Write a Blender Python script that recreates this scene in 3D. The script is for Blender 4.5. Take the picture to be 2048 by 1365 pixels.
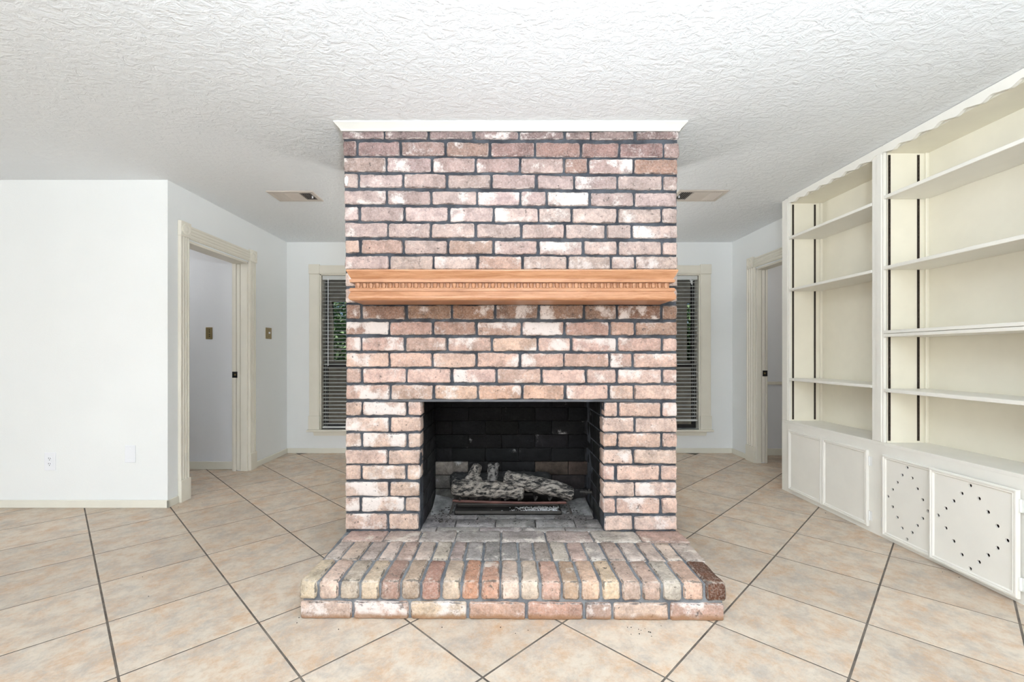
import bpy, bmesh, math, random
from mathutils import Vector, Matrix, noise

for o in list(bpy.data.objects):
    bpy.data.objects.remove(o, do_unlink=True)
SC = bpy.context.scene
COL = SC.collection
PI = math.pi
R = random.Random(7)

def srgb(r, g, b, a=1.0):
    f = lambda c: (c / 12.92 if c <= .04045 else ((c + .055) / 1.055) ** 2.4)
    return (f(r / 255), f(g / 255), f(b / 255), a)

# ------------------------------------------------------------------ camera
FPX, CX, CY, EYE = 902.0, 1004.0, 710.0, 1.138
cam = bpy.data.cameras.new('camera')
cam.sensor_width = 36.0
cam.lens = FPX / 2048 * 36
cam.shift_x = 20 / 2048
cam.shift_y = 27.5 / 2048
cam.clip_start = .05
camo = bpy.data.objects.new('camera', cam)
COL.objects.link(camo)
camo.location = (0, 0, EYE)
camo.rotation_euler = (PI / 2, 0, 0)
SC.camera = camo

# ------------------------------------------------------------------ world, lights, exposure
w = bpy.data.worlds.new('world')
SC.world = w
w.use_nodes = True
nt = w.node_tree
bg = nt.nodes['Background']
sky = nt.nodes.new('ShaderNodeTexSky')
sky.sky_type = 'HOSEK_WILKIE'
sky.turbidity = 4
sky.sun_direction = (.3, -.5, .8)
nt.links.new(sky.outputs[0], bg.inputs[0])
bg.inputs[1].default_value = 1.3

def area(name, loc, rot, sx, sy, power, color=(1, 1, 1), spread=None):
    l = bpy.data.lights.new(name, 'AREA')
    l.shape = 'RECTANGLE'
    l.size, l.size_y, l.energy, l.color = sx, sy, power, color
    if spread:
        l.spread = spread
    o = bpy.data.objects.new(name, l)
    COL.objects.link(o)
    o.location = loc
    o.rotation_euler = rot
    return o
# daylight through the large glazed opening of the rear wall, behind the camera
area('window_daylight', (-1.2, -4.9, 1.25), (PI / 2, 0, 0), 4.4, 2.0, 172, (.96, .985, 1))
# fill light added at the left side wall, out of frame, to brighten the bookcases
area('side_fill_light', (-5.33, -3.0, 1.35), (PI / 2, 0, -PI / 2), 2.6, 1.9, 68, (.97, .985, 1))
# unseen fill lights added to brighten the two rooms beyond the doorways
for nm, lo, en, co_ in (('hall_fill_light', (-3.7, 3.75, 2.3), 6.5, (1, .98, .97)), ('side_room_fill_light', (3.6, 4.2, 2.3), 5, (1, .94, .84))):
    pl_ = bpy.data.lights.new(nm, 'POINT')
    pl_.energy, pl_.color, pl_.shadow_soft_size = en, co_, .12
    po_ = bpy.data.objects.new(nm, pl_)
    COL.objects.link(po_)
    po_.location = lo
# high sun outside
sl_ = bpy.data.lights.new('sun', 'SUN')
sl_.energy, sl_.angle, sl_.color = 4.0, .01, (1, .97, .9)
so_ = bpy.data.objects.new('sun', sl_)
COL.objects.link(so_)
so_.rotation_euler = Vector((-.35, .22, -.9)).to_track_quat('-Z', 'Y').to_euler()
so_.location = (3, -2, 9)
# the photographer's flash, bounced off the ceiling
area('bounce_flash', (.25, -.2, 1.65), (PI * .98, 0, 0), .25, .25, 190, (.78, .895, 1))
# fill light added out of sight behind the chimney, turned up, to lift the back area
area('rear_fill_light', (.1, 4.3, 1.7), (PI, 0, 0), .25, .25, 30, (1, .99, .96))
SC.view_settings.view_transform = 'Standard'
SC.view_settings.look = 'None'
SC.view_settings.exposure = .16
SC.view_settings.gamma = 1.0
SC.view_settings.use_curve_mapping = False

# ------------------------------------------------------------------ helpers
WL = {}

def W(px, py, Y):
    return Vector(((px - CX) * Y / FPX, Y, EYE - (py - CY) * Y / FPX))

def props(o, label=None, cat=None, group=None, kind=None):
    if label: o['label'] = label
    if cat: o['category'] = cat
    if group: o['group'] = group
    if kind: o['kind'] = kind
    return o

def empty(name, loc, label=None, cat=None, group=None, kind=None):
    o = bpy.data.objects.new(name, None)
    COL.objects.link(o)
    o.location = loc
    o.empty_display_size = .1
    WL[o.name] = Vector(loc)
    return props(o, label, cat, group, kind)

def place(o, center, parent=None):
    WL[o.name] = Vector(center)
    if parent is not None:
        o.parent = parent
        o.location = Vector(center) - WL[parent.name]
    else:
        o.location = center

def obj(name, bm, mat, parent=None, smooth=False, rot=None, **kw):
    """one mesh object from a bmesh in world coordinates"""
    vs = bm.verts
    lo = Vector((min(v.co[i] for v in vs) for i in range(3)))
    hi = Vector((max(v.co[i] for v in vs) for i in range(3)))
    c = (lo + hi) / 2
    if parent is None:
        c.z = lo.z
    for v in vs:
        v.co -= c
    bmesh.ops.recalc_face_normals(bm, faces=bm.faces)
    me = bpy.data.meshes.new(name)
    bm.to_mesh(me)
    bm.free()
    if smooth:
        for p in me.polygons:
            p.use_smooth = True
    me.materials.append(mat)
    o = bpy.data.objects.new(name, me)
    COL.objects.link(o)
    place(o, c, parent)
    return props(o, **kw)

def box(bm, lo, hi, bev=0.0, seg=1):
    x0, y0, z0 = lo
    x1, y1, z1 = hi
    vs = [bm.verts.new(p) for p in ((x0, y0, z0), (x1, y0, z0), (x1, y1, z0), (x0, y1, z0), (x0, y0, z1), (x1, y0, z1), (x1, y1, z1), (x0, y1, z1))]
    fs = [bm.faces.new([vs[i] for i in f]) for f in ((0, 3, 2, 1), (4, 5, 6, 7), (0, 1, 5, 4), (1, 2, 6, 5), (2, 3, 7, 6), (3, 0, 4, 7))]
    if bev:
        es = list({e for f in fs for e in f.edges})
        bmesh.ops.bevel(bm, geom=es, offset=bev, segments=seg, affect='EDGES', profile=.5)
    return bm

def bx(lo, hi, bev=0.0, seg=1):
    return box(bmesh.new(), lo, hi, bev, seg)

def loft(bm, rings, cap=True):
    rows = [[bm.verts.new(p) for p in r] for r in rings]
    n = len(rows[0])
    for a, b in zip(rows, rows[1:]):
        for i in range(n):
            j = (i + 1) % n
            bm.faces.new((a[i], a[j], b[j], b[i]))
    if cap:
        bm.faces.new(rows[0])
        bm.faces.new(rows[-1])
    return bm

def tube(bm, pts, r, n=8):
    pts = [Vector(p) for p in pts]
    rings = []
    for i, p in enumerate(pts):
        d = (pts[min(i + 1, len(pts) - 1)] - pts[max(i - 1, 0)]).normalized()
        up = Vector((0, 0, 1)) if abs(d.z) < .9 else Vector((1, 0, 0))
        a = d.cross(up).normalized()
        b = d.cross(a)
        rr = r[i] if isinstance(r, (list, tuple)) else r
        rings.append([p + a * rr * math.cos(2 * PI * k / n) + b * rr * math.sin(2 * PI * k / n) for k in range(n)])
    return loft(bm, rings)

# ------------------------------------------------------------------ materials
def mat(name):
    m = bpy.data.materials.new(name)
    m.use_nodes = True
    t = m.node_tree
    b = t.nodes['Principled BSDF']
    return m, t, b

class G:
    """tiny node builder"""
    def __init__(s, t): s.t = t
    def n(s, typ, **kw):
        x = s.t.nodes.new(typ)
        for k, v in kw.items():
            setattr(x, k, v)
        return x
    def l(s, a, b): s.t.links.new(a, b)
    def coords(s, scale=(1, 1, 1), rand=True, rot=(0, 0, 0)):
        tc = s.n('ShaderNodeTexCoord')
        src = tc.outputs['Object']
        if rand:
            oi = s.n('ShaderNodeObjectInfo')
            mul = s.n('ShaderNodeMath', operation='MULTIPLY')
            mul.inputs[1].default_value = 37.0
            s.l(oi.outputs['Random'], mul.inputs[0])
            ad = s.n('ShaderNodeVectorMath', operation='ADD')
            s.l(src, ad.inputs[0]); s.l(mul.outputs[0], ad.inputs[1])
            src = ad.outputs[0]
        mp = s.n('ShaderNodeMapping')
        mp.inputs['Scale'].default_value = scale
        mp.inputs['Rotation'].default_value = rot
        s.l(src, mp.inputs[0])
        return mp.outputs[0]
    def noise(s, vec, scale, detail=4, rough=.55, dist=0):
        x = s.n('ShaderNodeTexNoise')
        x.inputs['Scale'].default_value = scale
        x.inputs['Detail'].default_value = detail
        x.inputs['Roughness'].default_value = rough
        x.inputs['Distortion'].default_value = dist
        s.l(vec, x.inputs['Vector'])
        return x.outputs[0]
    def rng(s, v, a, b, c=0., d=1.):
        x = s.n('ShaderNodeMapRange')
        x.interpolation_type = 'SMOOTHSTEP'
        for i, q in enumerate((a, b, c, d)):
            x.inputs[i + 1].default_value = q
        s.l(v, x.inputs[0])
        return x.outputs[0]
    def math(s, op, a, b):
        x = s.n('ShaderNodeMath', operation=op)
        for i, q in enumerate((a, b)):
            if isinstance(q, (int, float)): x.inputs[i].default_value = q
            else: s.l(q, x.inputs[i])
        return x.outputs[0]
    def mix(s, f, a, b, mode='MIX'):
        x = s.n('ShaderNodeMix', data_type='RGBA', blend_type=mode)
        for sock, q in ((x.inputs[0], f), (x.inputs[6], a), (x.inputs[7], b)):
            if isinstance(q, (int, float)): sock.default_value = q
            elif isinstance(q, tuple): sock.default_value = q
            else: s.l(q, sock)
        return x.outputs[2]
    def bump(s, h, b, strength=.3, dist=.01):
        x = s.n('ShaderNodeBump')
        x.inputs['Strength'].default_value = strength
        x.inputs['Distance'].default_value = dist
        s.l(h, x.inputs['Height'])
        s.l(x.outputs[0], b.inputs['Normal'])

def plain(name, col, rough=.5, metal=0, bump=0, bscale=80, var=.06):
    m, t, b = mat(name)
    g = G(t)
    v = g.coords((1, 1, 1))
    nz = g.noise(v, 6, 3)
    dark = tuple(c * (1 - var) for c in col[:3]) + (1,)
    g.l(g.mix(g.rng(nz, .35, .65), dark, col), b.inputs['Base Color'])
    b.inputs['Roughness'].default_value = rough
    b.inputs['Metallic'].default_value = metal
    if bump:
        g.bump(g.noise(v, bscale, 3), b, bump, .004)
    return m

def wall_mat(name, col, strength=.25, scale=170):
    m, t, b = mat(name)
    g = G(t)
    v = g.coords((1, 1, 1), rand=False)
    n1 = g.noise(v, scale, 3, .6)
    g.l(g.mix(g.rng(g.noise(v, 1.2, 2), .3, .7), col, tuple(c * .965 for c in col[:3]) + (1,)), b.inputs['Base Color'])
    b.inputs['Roughness'].default_value = .65
    g.bump(n1, b, strength, .004)
    return m

M = {}
M['wall'] = wall_mat('white_wall_paint', srgb(242, 244, 243))
M['hall'] = wall_mat('grey_wall_paint', srgb(234, 235, 238))

def ceiling_mat():
    m, t, b = mat('stomped_ceiling')
    g = G(t)
    v = g.coords((1, 1.25, 1), rand=False)
    n1 = g.noise(v, 20, 5, .62, .9)
    n2 = g.noise(v, 60, 4, .6, .4)
    h = g.math('ADD', g.rng(n1, .38, .62), g.math('MULTIPLY', n2, .7))
    b.inputs['Base Color'].default_value = srgb(238, 241, 243)
    b.inputs['Roughness'].default_value = .7
    g.bump(h, b, .38, .009)
    return m
M['ceiling'] = ceiling_mat()
M['trim'] = plain('cream_trim_paint', srgb(234, 229, 215), .4, var=.03)
M['base'] = plain('ivory_baseboard_paint', srgb(233, 230, 217), .4, var=.03)
M['case'] = plain('cream_bookcase_paint', srgb(246, 243, 234), .42, var=.025)
M['case_in'] = plain('warm_ivory_bookcase_paint', srgb(246, 240, 222), .45, var=.03)
M['crown'] = plain('off_white_crown_paint', srgb(214, 212, 205), .5, var=.03)
M['white'] = plain('white_paint', srgb(240, 240, 236), .4, var=.02)
M['plastic'] = plain('white_plastic', srgb(240, 242, 246), .3, var=.01)
M['brass'] = plain('aged_brass', srgb(150, 132, 92), .4, .6, var=.2)
M['black'] = plain('black_metal', srgb(22, 21, 22), .4, .3)
M['cab_shade'] = plain('shade_brown_cabinet_interior', srgb(70, 60, 50), .8, 0, 0, 80, .2)  # dark colour puts shade into the cabinet behind the door holes
M['steel'] = plain('dark_slotted_steel', srgb(62, 54, 48), .5, .4, var=.3)
M['dark'] = plain('duct_shade_black', srgb(9, 9, 9), .9)
M['bronze'] = plain('dark_bronze_sash', srgb(34, 32, 30), .5, .2)
M['slat'] = plain('white_blind_vinyl', srgb(208, 210, 208), .4, var=.02)
M['lintel'] = plain('grey_steel_lintel', srgb(92, 92, 95), .5, .4, .2, 60, .3)
M['rust'] = plain('rusted_iron', srgb(96, 62, 54), .7, .3, .4, 90, .5)
M['iron'] = plain('sooty_iron', srgb(62, 58, 54), .7, .3, .4, 90, .5)
M['dirt'] = plain('black_crumbs', srgb(42, 36, 32), .9)
M['vent'] = plain('beige_vent_enamel', srgb(205, 196, 186), .45, var=.03)
M['pot'] = plain('concrete_slab', srgb(120, 116, 108), .9, 0, .2, 30, .2)
M['fence'] = plain('weathered_fence_wood', srgb(120, 114, 104), .9, 0, .3, 30, .3)
M['leaf'] = plain('green_leaves', srgb(172, 204, 150), .6, 0, 0, 80, .4)
M['bark_out'] = plain('grey_trunk_bark', srgb(80, 70, 60), .9, 0, .4, 40, .3)

def glass_mat():
    m, t, b = mat('window_glass')
    b.inputs['Base Color'].default_value = (.93, .96, .95, 1)
    b.inputs['Roughness'].default_value = .02
    b.inputs['Transmission Weight'].default_value = 1
    b.inputs['IOR'].default_value = 1.05
    return m
M['glass'] = glass_mat()

def brick_mat(name, whitecol, rimcol, rimamt, speck, spots=.635, vlo=.62, vhi=1.24, grain=.2, wk=.42, stain=False, wt=.585):
    m, t, b = mat(name)
    g = G(t)
    oi = g.n('ShaderNodeObjectInfo')
    v = g.coords()
    n1 = g.noise(v, 12, 8, .7, .2)
    n2 = g.noise(v, 8.5, 10, .78, .15)
    n3 = g.noise(v, 55, 4, .6)
    n4 = g.noise(v, 120, 3, .6)
    val = g.rng(n1, .28, .72, vlo, vhi)
    cc = g.n('ShaderNodeCombineColor')
    for i in range(3): g.l(val, cc.inputs[i])
    base = g.mix(1.0, oi.outputs['Color'], cc.outputs[0], 'MULTIPLY')
    n6 = g.rng(g.noise(v, 75, 5, .75), .3, .7, .80, 1.14)
    c6 = g.n('ShaderNodeCombineColor')
    for i in range(3): g.l(n6, c6.inputs[i])
    base = g.mix(1.0, base, c6.outputs[0], 'MULTIPLY')
    base = g.mix(g.rng(n4, .4, .75, 0, grain), base, whitecol)
    nl = g.noise(v, 7, 2, .5)
    nh = g.noise(v, 34, 8, .8)
    wf = g.math('ADD', g.math('MULTIPLY', nl, .6), g.math('MULTIPLY', nh, .4))
    wm = g.rng(g.math('ADD', wf, g.math('MULTIPLY', oi.outputs['Alpha'], wk * .5)), wt, wt + .09, 0, .88)
    base = g.mix(wm, base, whitecol)
    at = g.n('ShaderNodeAttribute', attribute_name='rim')
    rim = g.math('MULTIPLY', at.outputs['Fac'], g.rng(g.noise(v, 30, 4, .6), .38, .62, 0, rimamt))
    base = g.mix(rim, base, rimcol)
    sp = g.rng(g.noise(v, 38, 5, .65), spots, spots + .05, 0, .8)
    base = g.mix(sp, base, speck)
    base = g.mix(g.rng(g.noise(v, 95, 4, .7), .64, .70, 0, .6), base, speck)
    # soot and mortar smears creeping in from the arrises
    n5 = g.noise(v, 16, 8, .75, .3)
    sm = g.math('ADD', g.math('MULTIPLY', at.outputs['Fac'], .16), n5)
    base = g.mix(g.rng(sm, .61, .68, 0, .8), base, speck)
    if stain:
        tc = g.n('ShaderNodeTexCoord')
        sx = g.n('ShaderNodeSeparateXYZ')
        g.l(tc.outputs['Object'], sx.inputs[0])
        zz = g.math('ADD', sx.outputs[2], g.math('MULTIPLY', g.noise(v, 9, 5, .6), .05))
        base = g.mix(g.rng(zz, -.003, .020, .8, 0), base, srgb(146, 108, 76))
    g.l(base, b.inputs['Base Color'])
    b.inputs['Roughness'].default_value = .85
    b.inputs['Specular IOR Level'].default_value = .25
    g.bump(g.math('ADD', n3, g.math('MULTIPLY', n1, 1.5)), b, .7, .006)
    return m
M['brick'] = brick_mat('old_brick', srgb(222, 212, 206), srgb(222, 210, 202), .75, srgb(78, 72, 70), wk=.33)
M['brick_worn'] = brick_mat('worn_hearth_brick', srgb(214, 204, 192), srgb(214, 202, 190), .6, srgb(84, 78, 72), .625, .6, 1.25, .25, .25)
M['brick_low'] = brick_mat('old_brick_floor_stained', srgb(222, 212, 206), srgb(222, 210, 202), .75, srgb(78, 72, 70), wk=.31, stain=True)
M['firebrick'] = brick_mat('sooty_firebrick', srgb(150, 148, 146), srgb(120, 118, 116), .12, srgb(12, 12, 13), .72, .5, 1.5, 0.0, .34, wt=.645)

def mortar_mat(name, col, col2):
    m, t, b = mat(name)
    g = G(t)
    v = g.coords(rand=False)
    g.l(g.mix(g.rng(g.noise(v, 9, 6, .65), .35, .68), col, col2), b.inputs['Base Color'])
    b.inputs['Roughness'].default_value = .9
    g.bump(g.noise(v, 60, 4, .65), b, .7, .008)
    return m
M['mortar'] = mortar_mat('charcoal_mortar', srgb(48, 51, 57), srgb(82, 86, 92))
M['hmortar'] = mortar_mat('grey_hearth_mortar', srgb(96, 99, 104), srgb(138, 140, 142))
M['soot'] = mortar_mat('soot_joint', srgb(14, 14, 15), srgb(42, 42, 44))
M['ash'] = mortar_mat('grey_ash', srgb(92, 90, 88), srgb(150, 148, 145))
M['white_ash'] = mortar_mat('white_ash', srgb(188, 186, 184), srgb(240, 240, 242))
M['grout'] = mortar_mat('dark_grout', srgb(84, 76, 68), srgb(116, 106, 96))

def tile_mat():
    m, t, b = mat('mottled_beige_tile')
    g = G(t)
    oi = g.n('ShaderNodeObjectInfo')
    v = g.coords((1, 1, 1))
    n1 = g.noise(v, 9, 10, .78, .2)
    n2 = g.noise(v, 7, 10, .80, .2)
    n3 = g.noise(v, 34, 6, .75)
    c = g.mix(g.rng(n1, .40, .70, 0, .9), srgb(212, 198, 180), srgb(194, 154, 116))
    c = g.mix(g.rng(n2, .42, .70, 0, .9), c, srgb(172, 162, 152))
    c = g.mix(g.rng(n3, .5, .72, 0, .4), c, srgb(172, 148, 122))
    val = g.rng(oi.outputs['Random'], 0, 1, .93, 1.05)
    cc = g.n('ShaderNodeCombineColor')
    for i in range(3): g.l(val, cc.inputs[i])
    g.l(g.mix(1.0, c, cc.outputs[0], 'MULTIPLY'), b.inputs['Base Color'])
    b.inputs['Roughness'].default_value = .42
    b.inputs['Specular IOR Level'].default_value = .35
    g.bump(g.noise(v, 30, 3), b, .06, .004)
    return m
M['tile'] = tile_mat()

def wood_mat():
    m, t, b = mat('golden_oak')
    g = G(t)
    v = g.coords((1.2, 14, 14), rand=True)
    n1 = g.noise(v, 5, 8, .7, .6)
    n2 = g.noise(v, 22, 4, .7)
    c = g.mix(g.rng(n1, .35, .68), srgb(190, 140, 104), srgb(160, 108, 72))
    c = g.mix(g.rng(n2, .55, .75, 0, .4), c, srgb(150, 96, 60))
    g.l(c, b.inputs['Base Color'])
    b.inputs['Roughness'].default_value = .35
    g.bump(n2, b, .08, .002)
    return m
M['oak'] = wood_mat()

def log_mat():
    m, t, b = mat('charred_log_bark')
    g = G(t)
    oi = g.n('ShaderNodeObjectInfo')
    v = g.coords((1.1, 4.6, 4.6))
    n1 = g.noise(v, 13, 8, .74, .3)
    at = g.n('ShaderNodeAttribute', attribute_name='rim')
    n2 = g.noise(v, 27, 7, .75, .3)
    f = g.math('ADD', g.math('MULTIPLY', g.math('ADD', n1, n2), .5), g.math('MULTIPLY', at.outputs['Fac'], .16))
    c = g.mix(g.rng(f, .50, .66), srgb(13, 12, 12), oi.outputs['Color'])
    c = g.mix(g.rng(n2, .58, .74, 0, .55), c, srgb(190, 184, 176))
    g.l(c, b.inputs['Base Color'])
    b.inputs['Roughness'].default_value = .9
    g.bump(n1, b, .8, .01)
    return m
M['log'] = log_mat()

# ================================================================== ROOM SHELL
CEIL = 2.44
XL, YL = -2.487, 3.355       # left return wall, left front wall
XR, YB = 2.665, 5.215        # right wall, back wall
FAR_L, REAR = -5.4, -5.1
WT = .14

fl = obj('floor', bx((-6, -5.4, -.12), (5.2, 5.4, -.0011)), M['grout'], kind='structure')
fl['label'] = 'diagonal beige tiled floor with dark grout lines'
YAW, TS, OX, OY = .78236, .45577, -2.96552, 2.56629
ca, sa = math.cos(YAW), math.sin(YAW)
tm = None
rest = bmesh.new()
for L in range(-24, 30):
    for Mi in range(-16, 36):
        l, m_ = L + .5, Mi + .5
        x = OX + TS * (l * ca + m_ * sa)
        y = OY + TS * (l * sa - m_ * ca)
        if not (-5.6 < x < 4.6 and -5.3 < y < 5.3): continue
        if x < XL - .2 and y > YL + .3 and not (x > -4.4 and y < 4.7): continue
        if x > XR + .3 and y < 3.6: continue
        seen = y > 1.25 and abs(x) < 1.16 * y + .6
        if seen and x < XL - .1 and y > YL + .2 and x < -3.4: seen = False
        h = TS / 2 - .0040
        if seen:
            if tm is None:
                b_ = bx((-h, -h, -.012), (h, h, 0))
                bmesh.ops.bevel(b_, geom=[e for e in b_.edges if all(v.co.z > -.001 for v in e.verts)], offset=.0009, segments=1, affect='EDGES')
                tm = bpy.data.meshes.new('tile')
                b_.to_mesh(tm); b_.free()
                tm.materials.append(M['tile'])
            o = bpy.data.objects.new('tile', tm)
            COL.objects.link(o)
            o.parent = fl
            o.location = Vector((x, y, R.uniform(-.0002, .0002))) - WL['floor']
            o.rotation_euler = (0, 0, YAW)
        else:
            c = [(x + u * h * ca - v * h * sa, y + u * h * sa + v * h * ca) for u, v in ((-1, -1), (1, -1), (1, 1), (-1, 1))]
            loft(rest, [[(p, q, -.012) for p, q in c], [(p, q, 0) for p, q in c]])
obj('tile_field', rest, M['tile'], fl, kind='stuff')

obj('ceiling', bx((-6, -5.4, CEIL), (5.2, 5.4, CEIL + .12)), M['ceiling'], kind='structure')

def wall(name, boxes, m):
    bm = bmesh.new()
    for lo, hi in boxes: box(bm, lo, hi)
    return obj(name, bm, m, kind='structure')

DL0, DL1, DH = 3.567, 4.42, 2.045          # left door opening along Y
DR0, DR1 = 3.86, 4.735                     # right door opening along Y
wall('wall_left', [((FAR_L, YL, 0), (XL, YL + WT, CEIL))], M['wall'])
wall('wall_left_return', [((XL - WT, YL + WT, 0), (XL, DL0, CEIL)), ((XL - WT, DL0, DH), (XL, DL1, CEIL)), ((XL - WT, DL1, 0), (XL, YB, CEIL))], M['wall'])
wall('wall_left_side', [((FAR_L - WT, REAR, 0), (FAR_L, -4.3, CEIL)), ((FAR_L - WT, -1.7, 0), (FAR_L, YL, CEIL)), ((FAR_L - WT, -4.3, 0), (FAR_L, -1.7, .4)), ((FAR_L - WT, -4.3, 2.3), (FAR_L, -1.7, CEIL))], M['wall'])
WIN = [(-2.105, -1.185), (1.37, 2.29)]
WZ0, WZ1 = .275, 2.07
wall('wall_back', [((XL - WT, YB, 0), (WIN[0][0], YB + WT, CEIL)), ((WIN[0][1], YB, 0), (WIN[1][0], YB + WT, CEIL)), ((WIN[1][1], YB, 0), (XR + WT, YB + WT, CEIL)),
                   ((WIN[0][0], YB, 0), (WIN[0][1], YB + WT, WZ0)), ((WIN[1][0], YB, 0), (WIN[1][1], YB + WT, WZ0)),
                   ((WIN[0][0], YB, WZ1), (WIN[0][1], YB + WT, CEIL)), ((WIN[1][0], YB, WZ1), (WIN[1][1], YB + WT, CEIL))], M['wall'])
WR = .105
wall('wall_right', [((XR, REAR, 0), (XR + WR, DR0, CEIL)), ((XR, DR0, DH), (XR + WR, DR1, CEIL)), ((XR, DR1, 0), (XR + WR, YB, CEIL))], M['wall'])
wall('wall_rear', [((FAR_L - WT, REAR - WT, 0), (-3.4, REAR, CEIL)), ((1.0, REAR - WT, 0), (XR + WT, REAR, CEIL)), ((-3.4, REAR - WT, 2.3), (1.0, REAR, CEIL)), ((-3.4, REAR - WT, 0), (1.0, REAR, .12))], M['wall'])
# rooms beyond the two doorways
HB = 4.48
wall('wall_hall_left', [((-4.6, HB, 0), (XL - WT, HB + .1, CEIL)), ((-4.7, YL + WT, 0), (-4.6, HB + .1, CEIL))], M['hall'])
wall('wall_hall_right', [((XR + WR, 5.1, 0), (4.6, 5.2, CEIL)), ((4.6, 3.4, 0), (4.7, 5.2, CEIL)), ((XR + WR, 3.4, 0), (4.6, 3.5, CEIL))], M['hall'])

def baseboard(name, lo, hi):
    o = obj(name, bx(lo, hi, .004, 2), M['base'], kind='structure')
    return o
BH, BT = .058, .012
baseboard('baseboard_left', (FAR_L, YL - BT, 0), (XL + BT, YL, BH))
baseboard('baseboard_left_return', (XL, YL - BT, 0), (XL + BT, DL0 - .112, BH))
baseboard('baseboard_left_far', (XL, DL1 + .112, 0), (XL + BT, YB, BH))
baseboard('baseboard_back', (XL + BT, YB - BT, 0), (XR - BT, YB, BH))
baseboard('baseboard_right', (XR - BT, DR1 + .16, 0), (XR, YB, BH))
baseboard('baseboard_hall_left', (-4.6, HB - BT, 0), (XL - WT, HB, BH + .02))
baseboard('baseboard_hall_right', (XR + WR, 5.1 - BT, 0), (4.6, 5.1, BH + .02))
obj('trim_chair_rail', bx((XR + WR, 5.082, .80), (4.6, 5.1, .835), .006, 2), M['trim'], kind='structure')

# ------------------------------------------------------------------ doorways with fluted casings
def fluted(x, s, y0, y1, z0, z1, t=.02, flutes=3):
    """vertical fluted board on the plane x, facing direction s along X"""
    wd = y1 - y0
    pts = [(y0, 0), (y0, t * .7), (y0 + .006, t)]
    m_ = .012
    seg = (wd - 2 * m_) / flutes
    for k in range(flutes):
        a = y0 + m_ + k * seg
        pts += [(a + .004, t), (a + .008, t - .009), (a + seg - .008, t - .009), (a + seg - .004, t)]
    pts += [(y1 - .006, t), (y1, t * .7), (y1, 0)]
    bm = bmesh.new()
    loft(bm, [[(x + s * d, y, z) for y, d in pts] for z in (z0, z1)])
    return bm

def rosette(x, s, yc, zc, sz, t=.028):
    bm = bmesh.new()
    box(bm, (min(x, x + s * t), yc - sz / 2, zc - sz / 2), (max(x, x + s * t), yc + sz / 2, zc + sz / 2), .003)
    prof = [(sz * .40, 0), (sz * .40, .005), (sz * .33, .007), (sz * .28, .001), (sz * .2, .001), (sz * .16, .006), (sz * .06, .009)]
    n = 20
    loft(bm, [[(x + s * (t + d), yc + r * math.cos(2 * PI * k / n), zc + r * math.sin(2 * PI * k / n)) for k in range(n)] for r, d in prof])
    return bm

def doorway(name, x, s, y0, y1, label, sill_w, wt):
    d = empty(name, (x, (y0 + y1) / 2, 0), label, kind='structure')
    cw = .105
    xo = x - s * wt
    for a, b in ((y0 - cw, y0), (y1, y1 + sill_w)):
        obj('casing', fluted(x, s, a, b, .17, DH + .012), M['trim'], d)
        obj('plinth_block', bx((min(x, x + s * .028), a - .003, 0), (max(x, x + s * .028), b + .003, .17), .003), M['trim'], d)
        obj('corner_block', rosette(x, s, (a + b) / 2, DH + .012 + .058, .116), M['trim'], d)
    # head casing: three horizontal reeds
    bm = bmesh.new()
    box(bm, (min(x, x + s * .016), y0, DH + .012), (max(x, x + s * .016), y1, DH + .112))
    for k in range(4):
        zz = DH + .018 + k * .025
        box(bm, (min(x, x + s * .022), y0, zz), (max(x, x + s * .022), y1, zz + .016), .003)
    obj('head_casing', bm, M['trim'], d)
    # jambs, split by the pocket slot
    for ya, yb in ((y0, y0 + .018), (y1 - .018, y1)):
        bm = bmesh.new()
        xa, xb = sorted((xo, x))
        sl = .036
        xm = (xa + xb) / 2 - s * .018
        box(bm, (xa - .0, ya, 0), (xm - sl / 2 - .003, yb, DH), .002)
        box(bm, (xm + sl / 2 + .003, ya, 0), (xb, yb, DH), .002)
        obj('jamb', bm, M['trim'], d)
    bm = bmesh.new()
    xa, xb = sorted((xo, x))
    box(bm, (xa, y0, DH - .018), (xb, y1, DH), .002)
    obj('head_jamb', bm, M['trim'], d)
    xm = (xa + xb) / 2 - s * .018
    pd = obj('pocket_door', bx((xm - .017, y1 - .0175, .012), (xm + .017, y1 + .3, DH - .02), .002), M['trim'], d)
    pl = bmesh.new()
    box(pl, (xa + (-.006 if s > 0 else wt - .044), y1 - .0205, EYE - .225), (xa + (.044 if s > 0 else wt + .006), y1 - .0165, EYE - .165), .001)
    pl2 = obj('strike_plate', pl, M['black'], d, label='black latch plate')
    cz = EYE - .195
    cxk = xa + (.024 if s > 0 else wt - .024)
    obj('latch_bolt', bx((cxk - .008, y1 - .026, cz - .009), (cxk + .008, y1 - .019, cz + .009), .002), M['brass'], pl2, label='metal bolt')
    # casing on the far side
    bm = bmesh.new()
    for a, b in ((y0 - cw, y0), (y1, min(y1 + cw, HB - .01) if s > 0 else y1 + cw)):
        box(bm, (min(xo, xo - s * .018), a, 0), (max(xo, xo - s * .018), b, DH + .1))
    box(bm, (min(xo, xo - s * .018), y0, DH), (max(xo, xo - s * .018), y1, DH + .1))
    obj('back_casing', bm, M['trim'], d)
    return d
doorway('door_1', XL, 1, DL0, DL1, 'doorway with fluted cream casing left of the brick fireplace', .108, WT)
doorway('door_2', XR, -1, DR0, DR1, 'doorway with fluted cream casing beside the bookcase', .15, WR)

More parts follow.
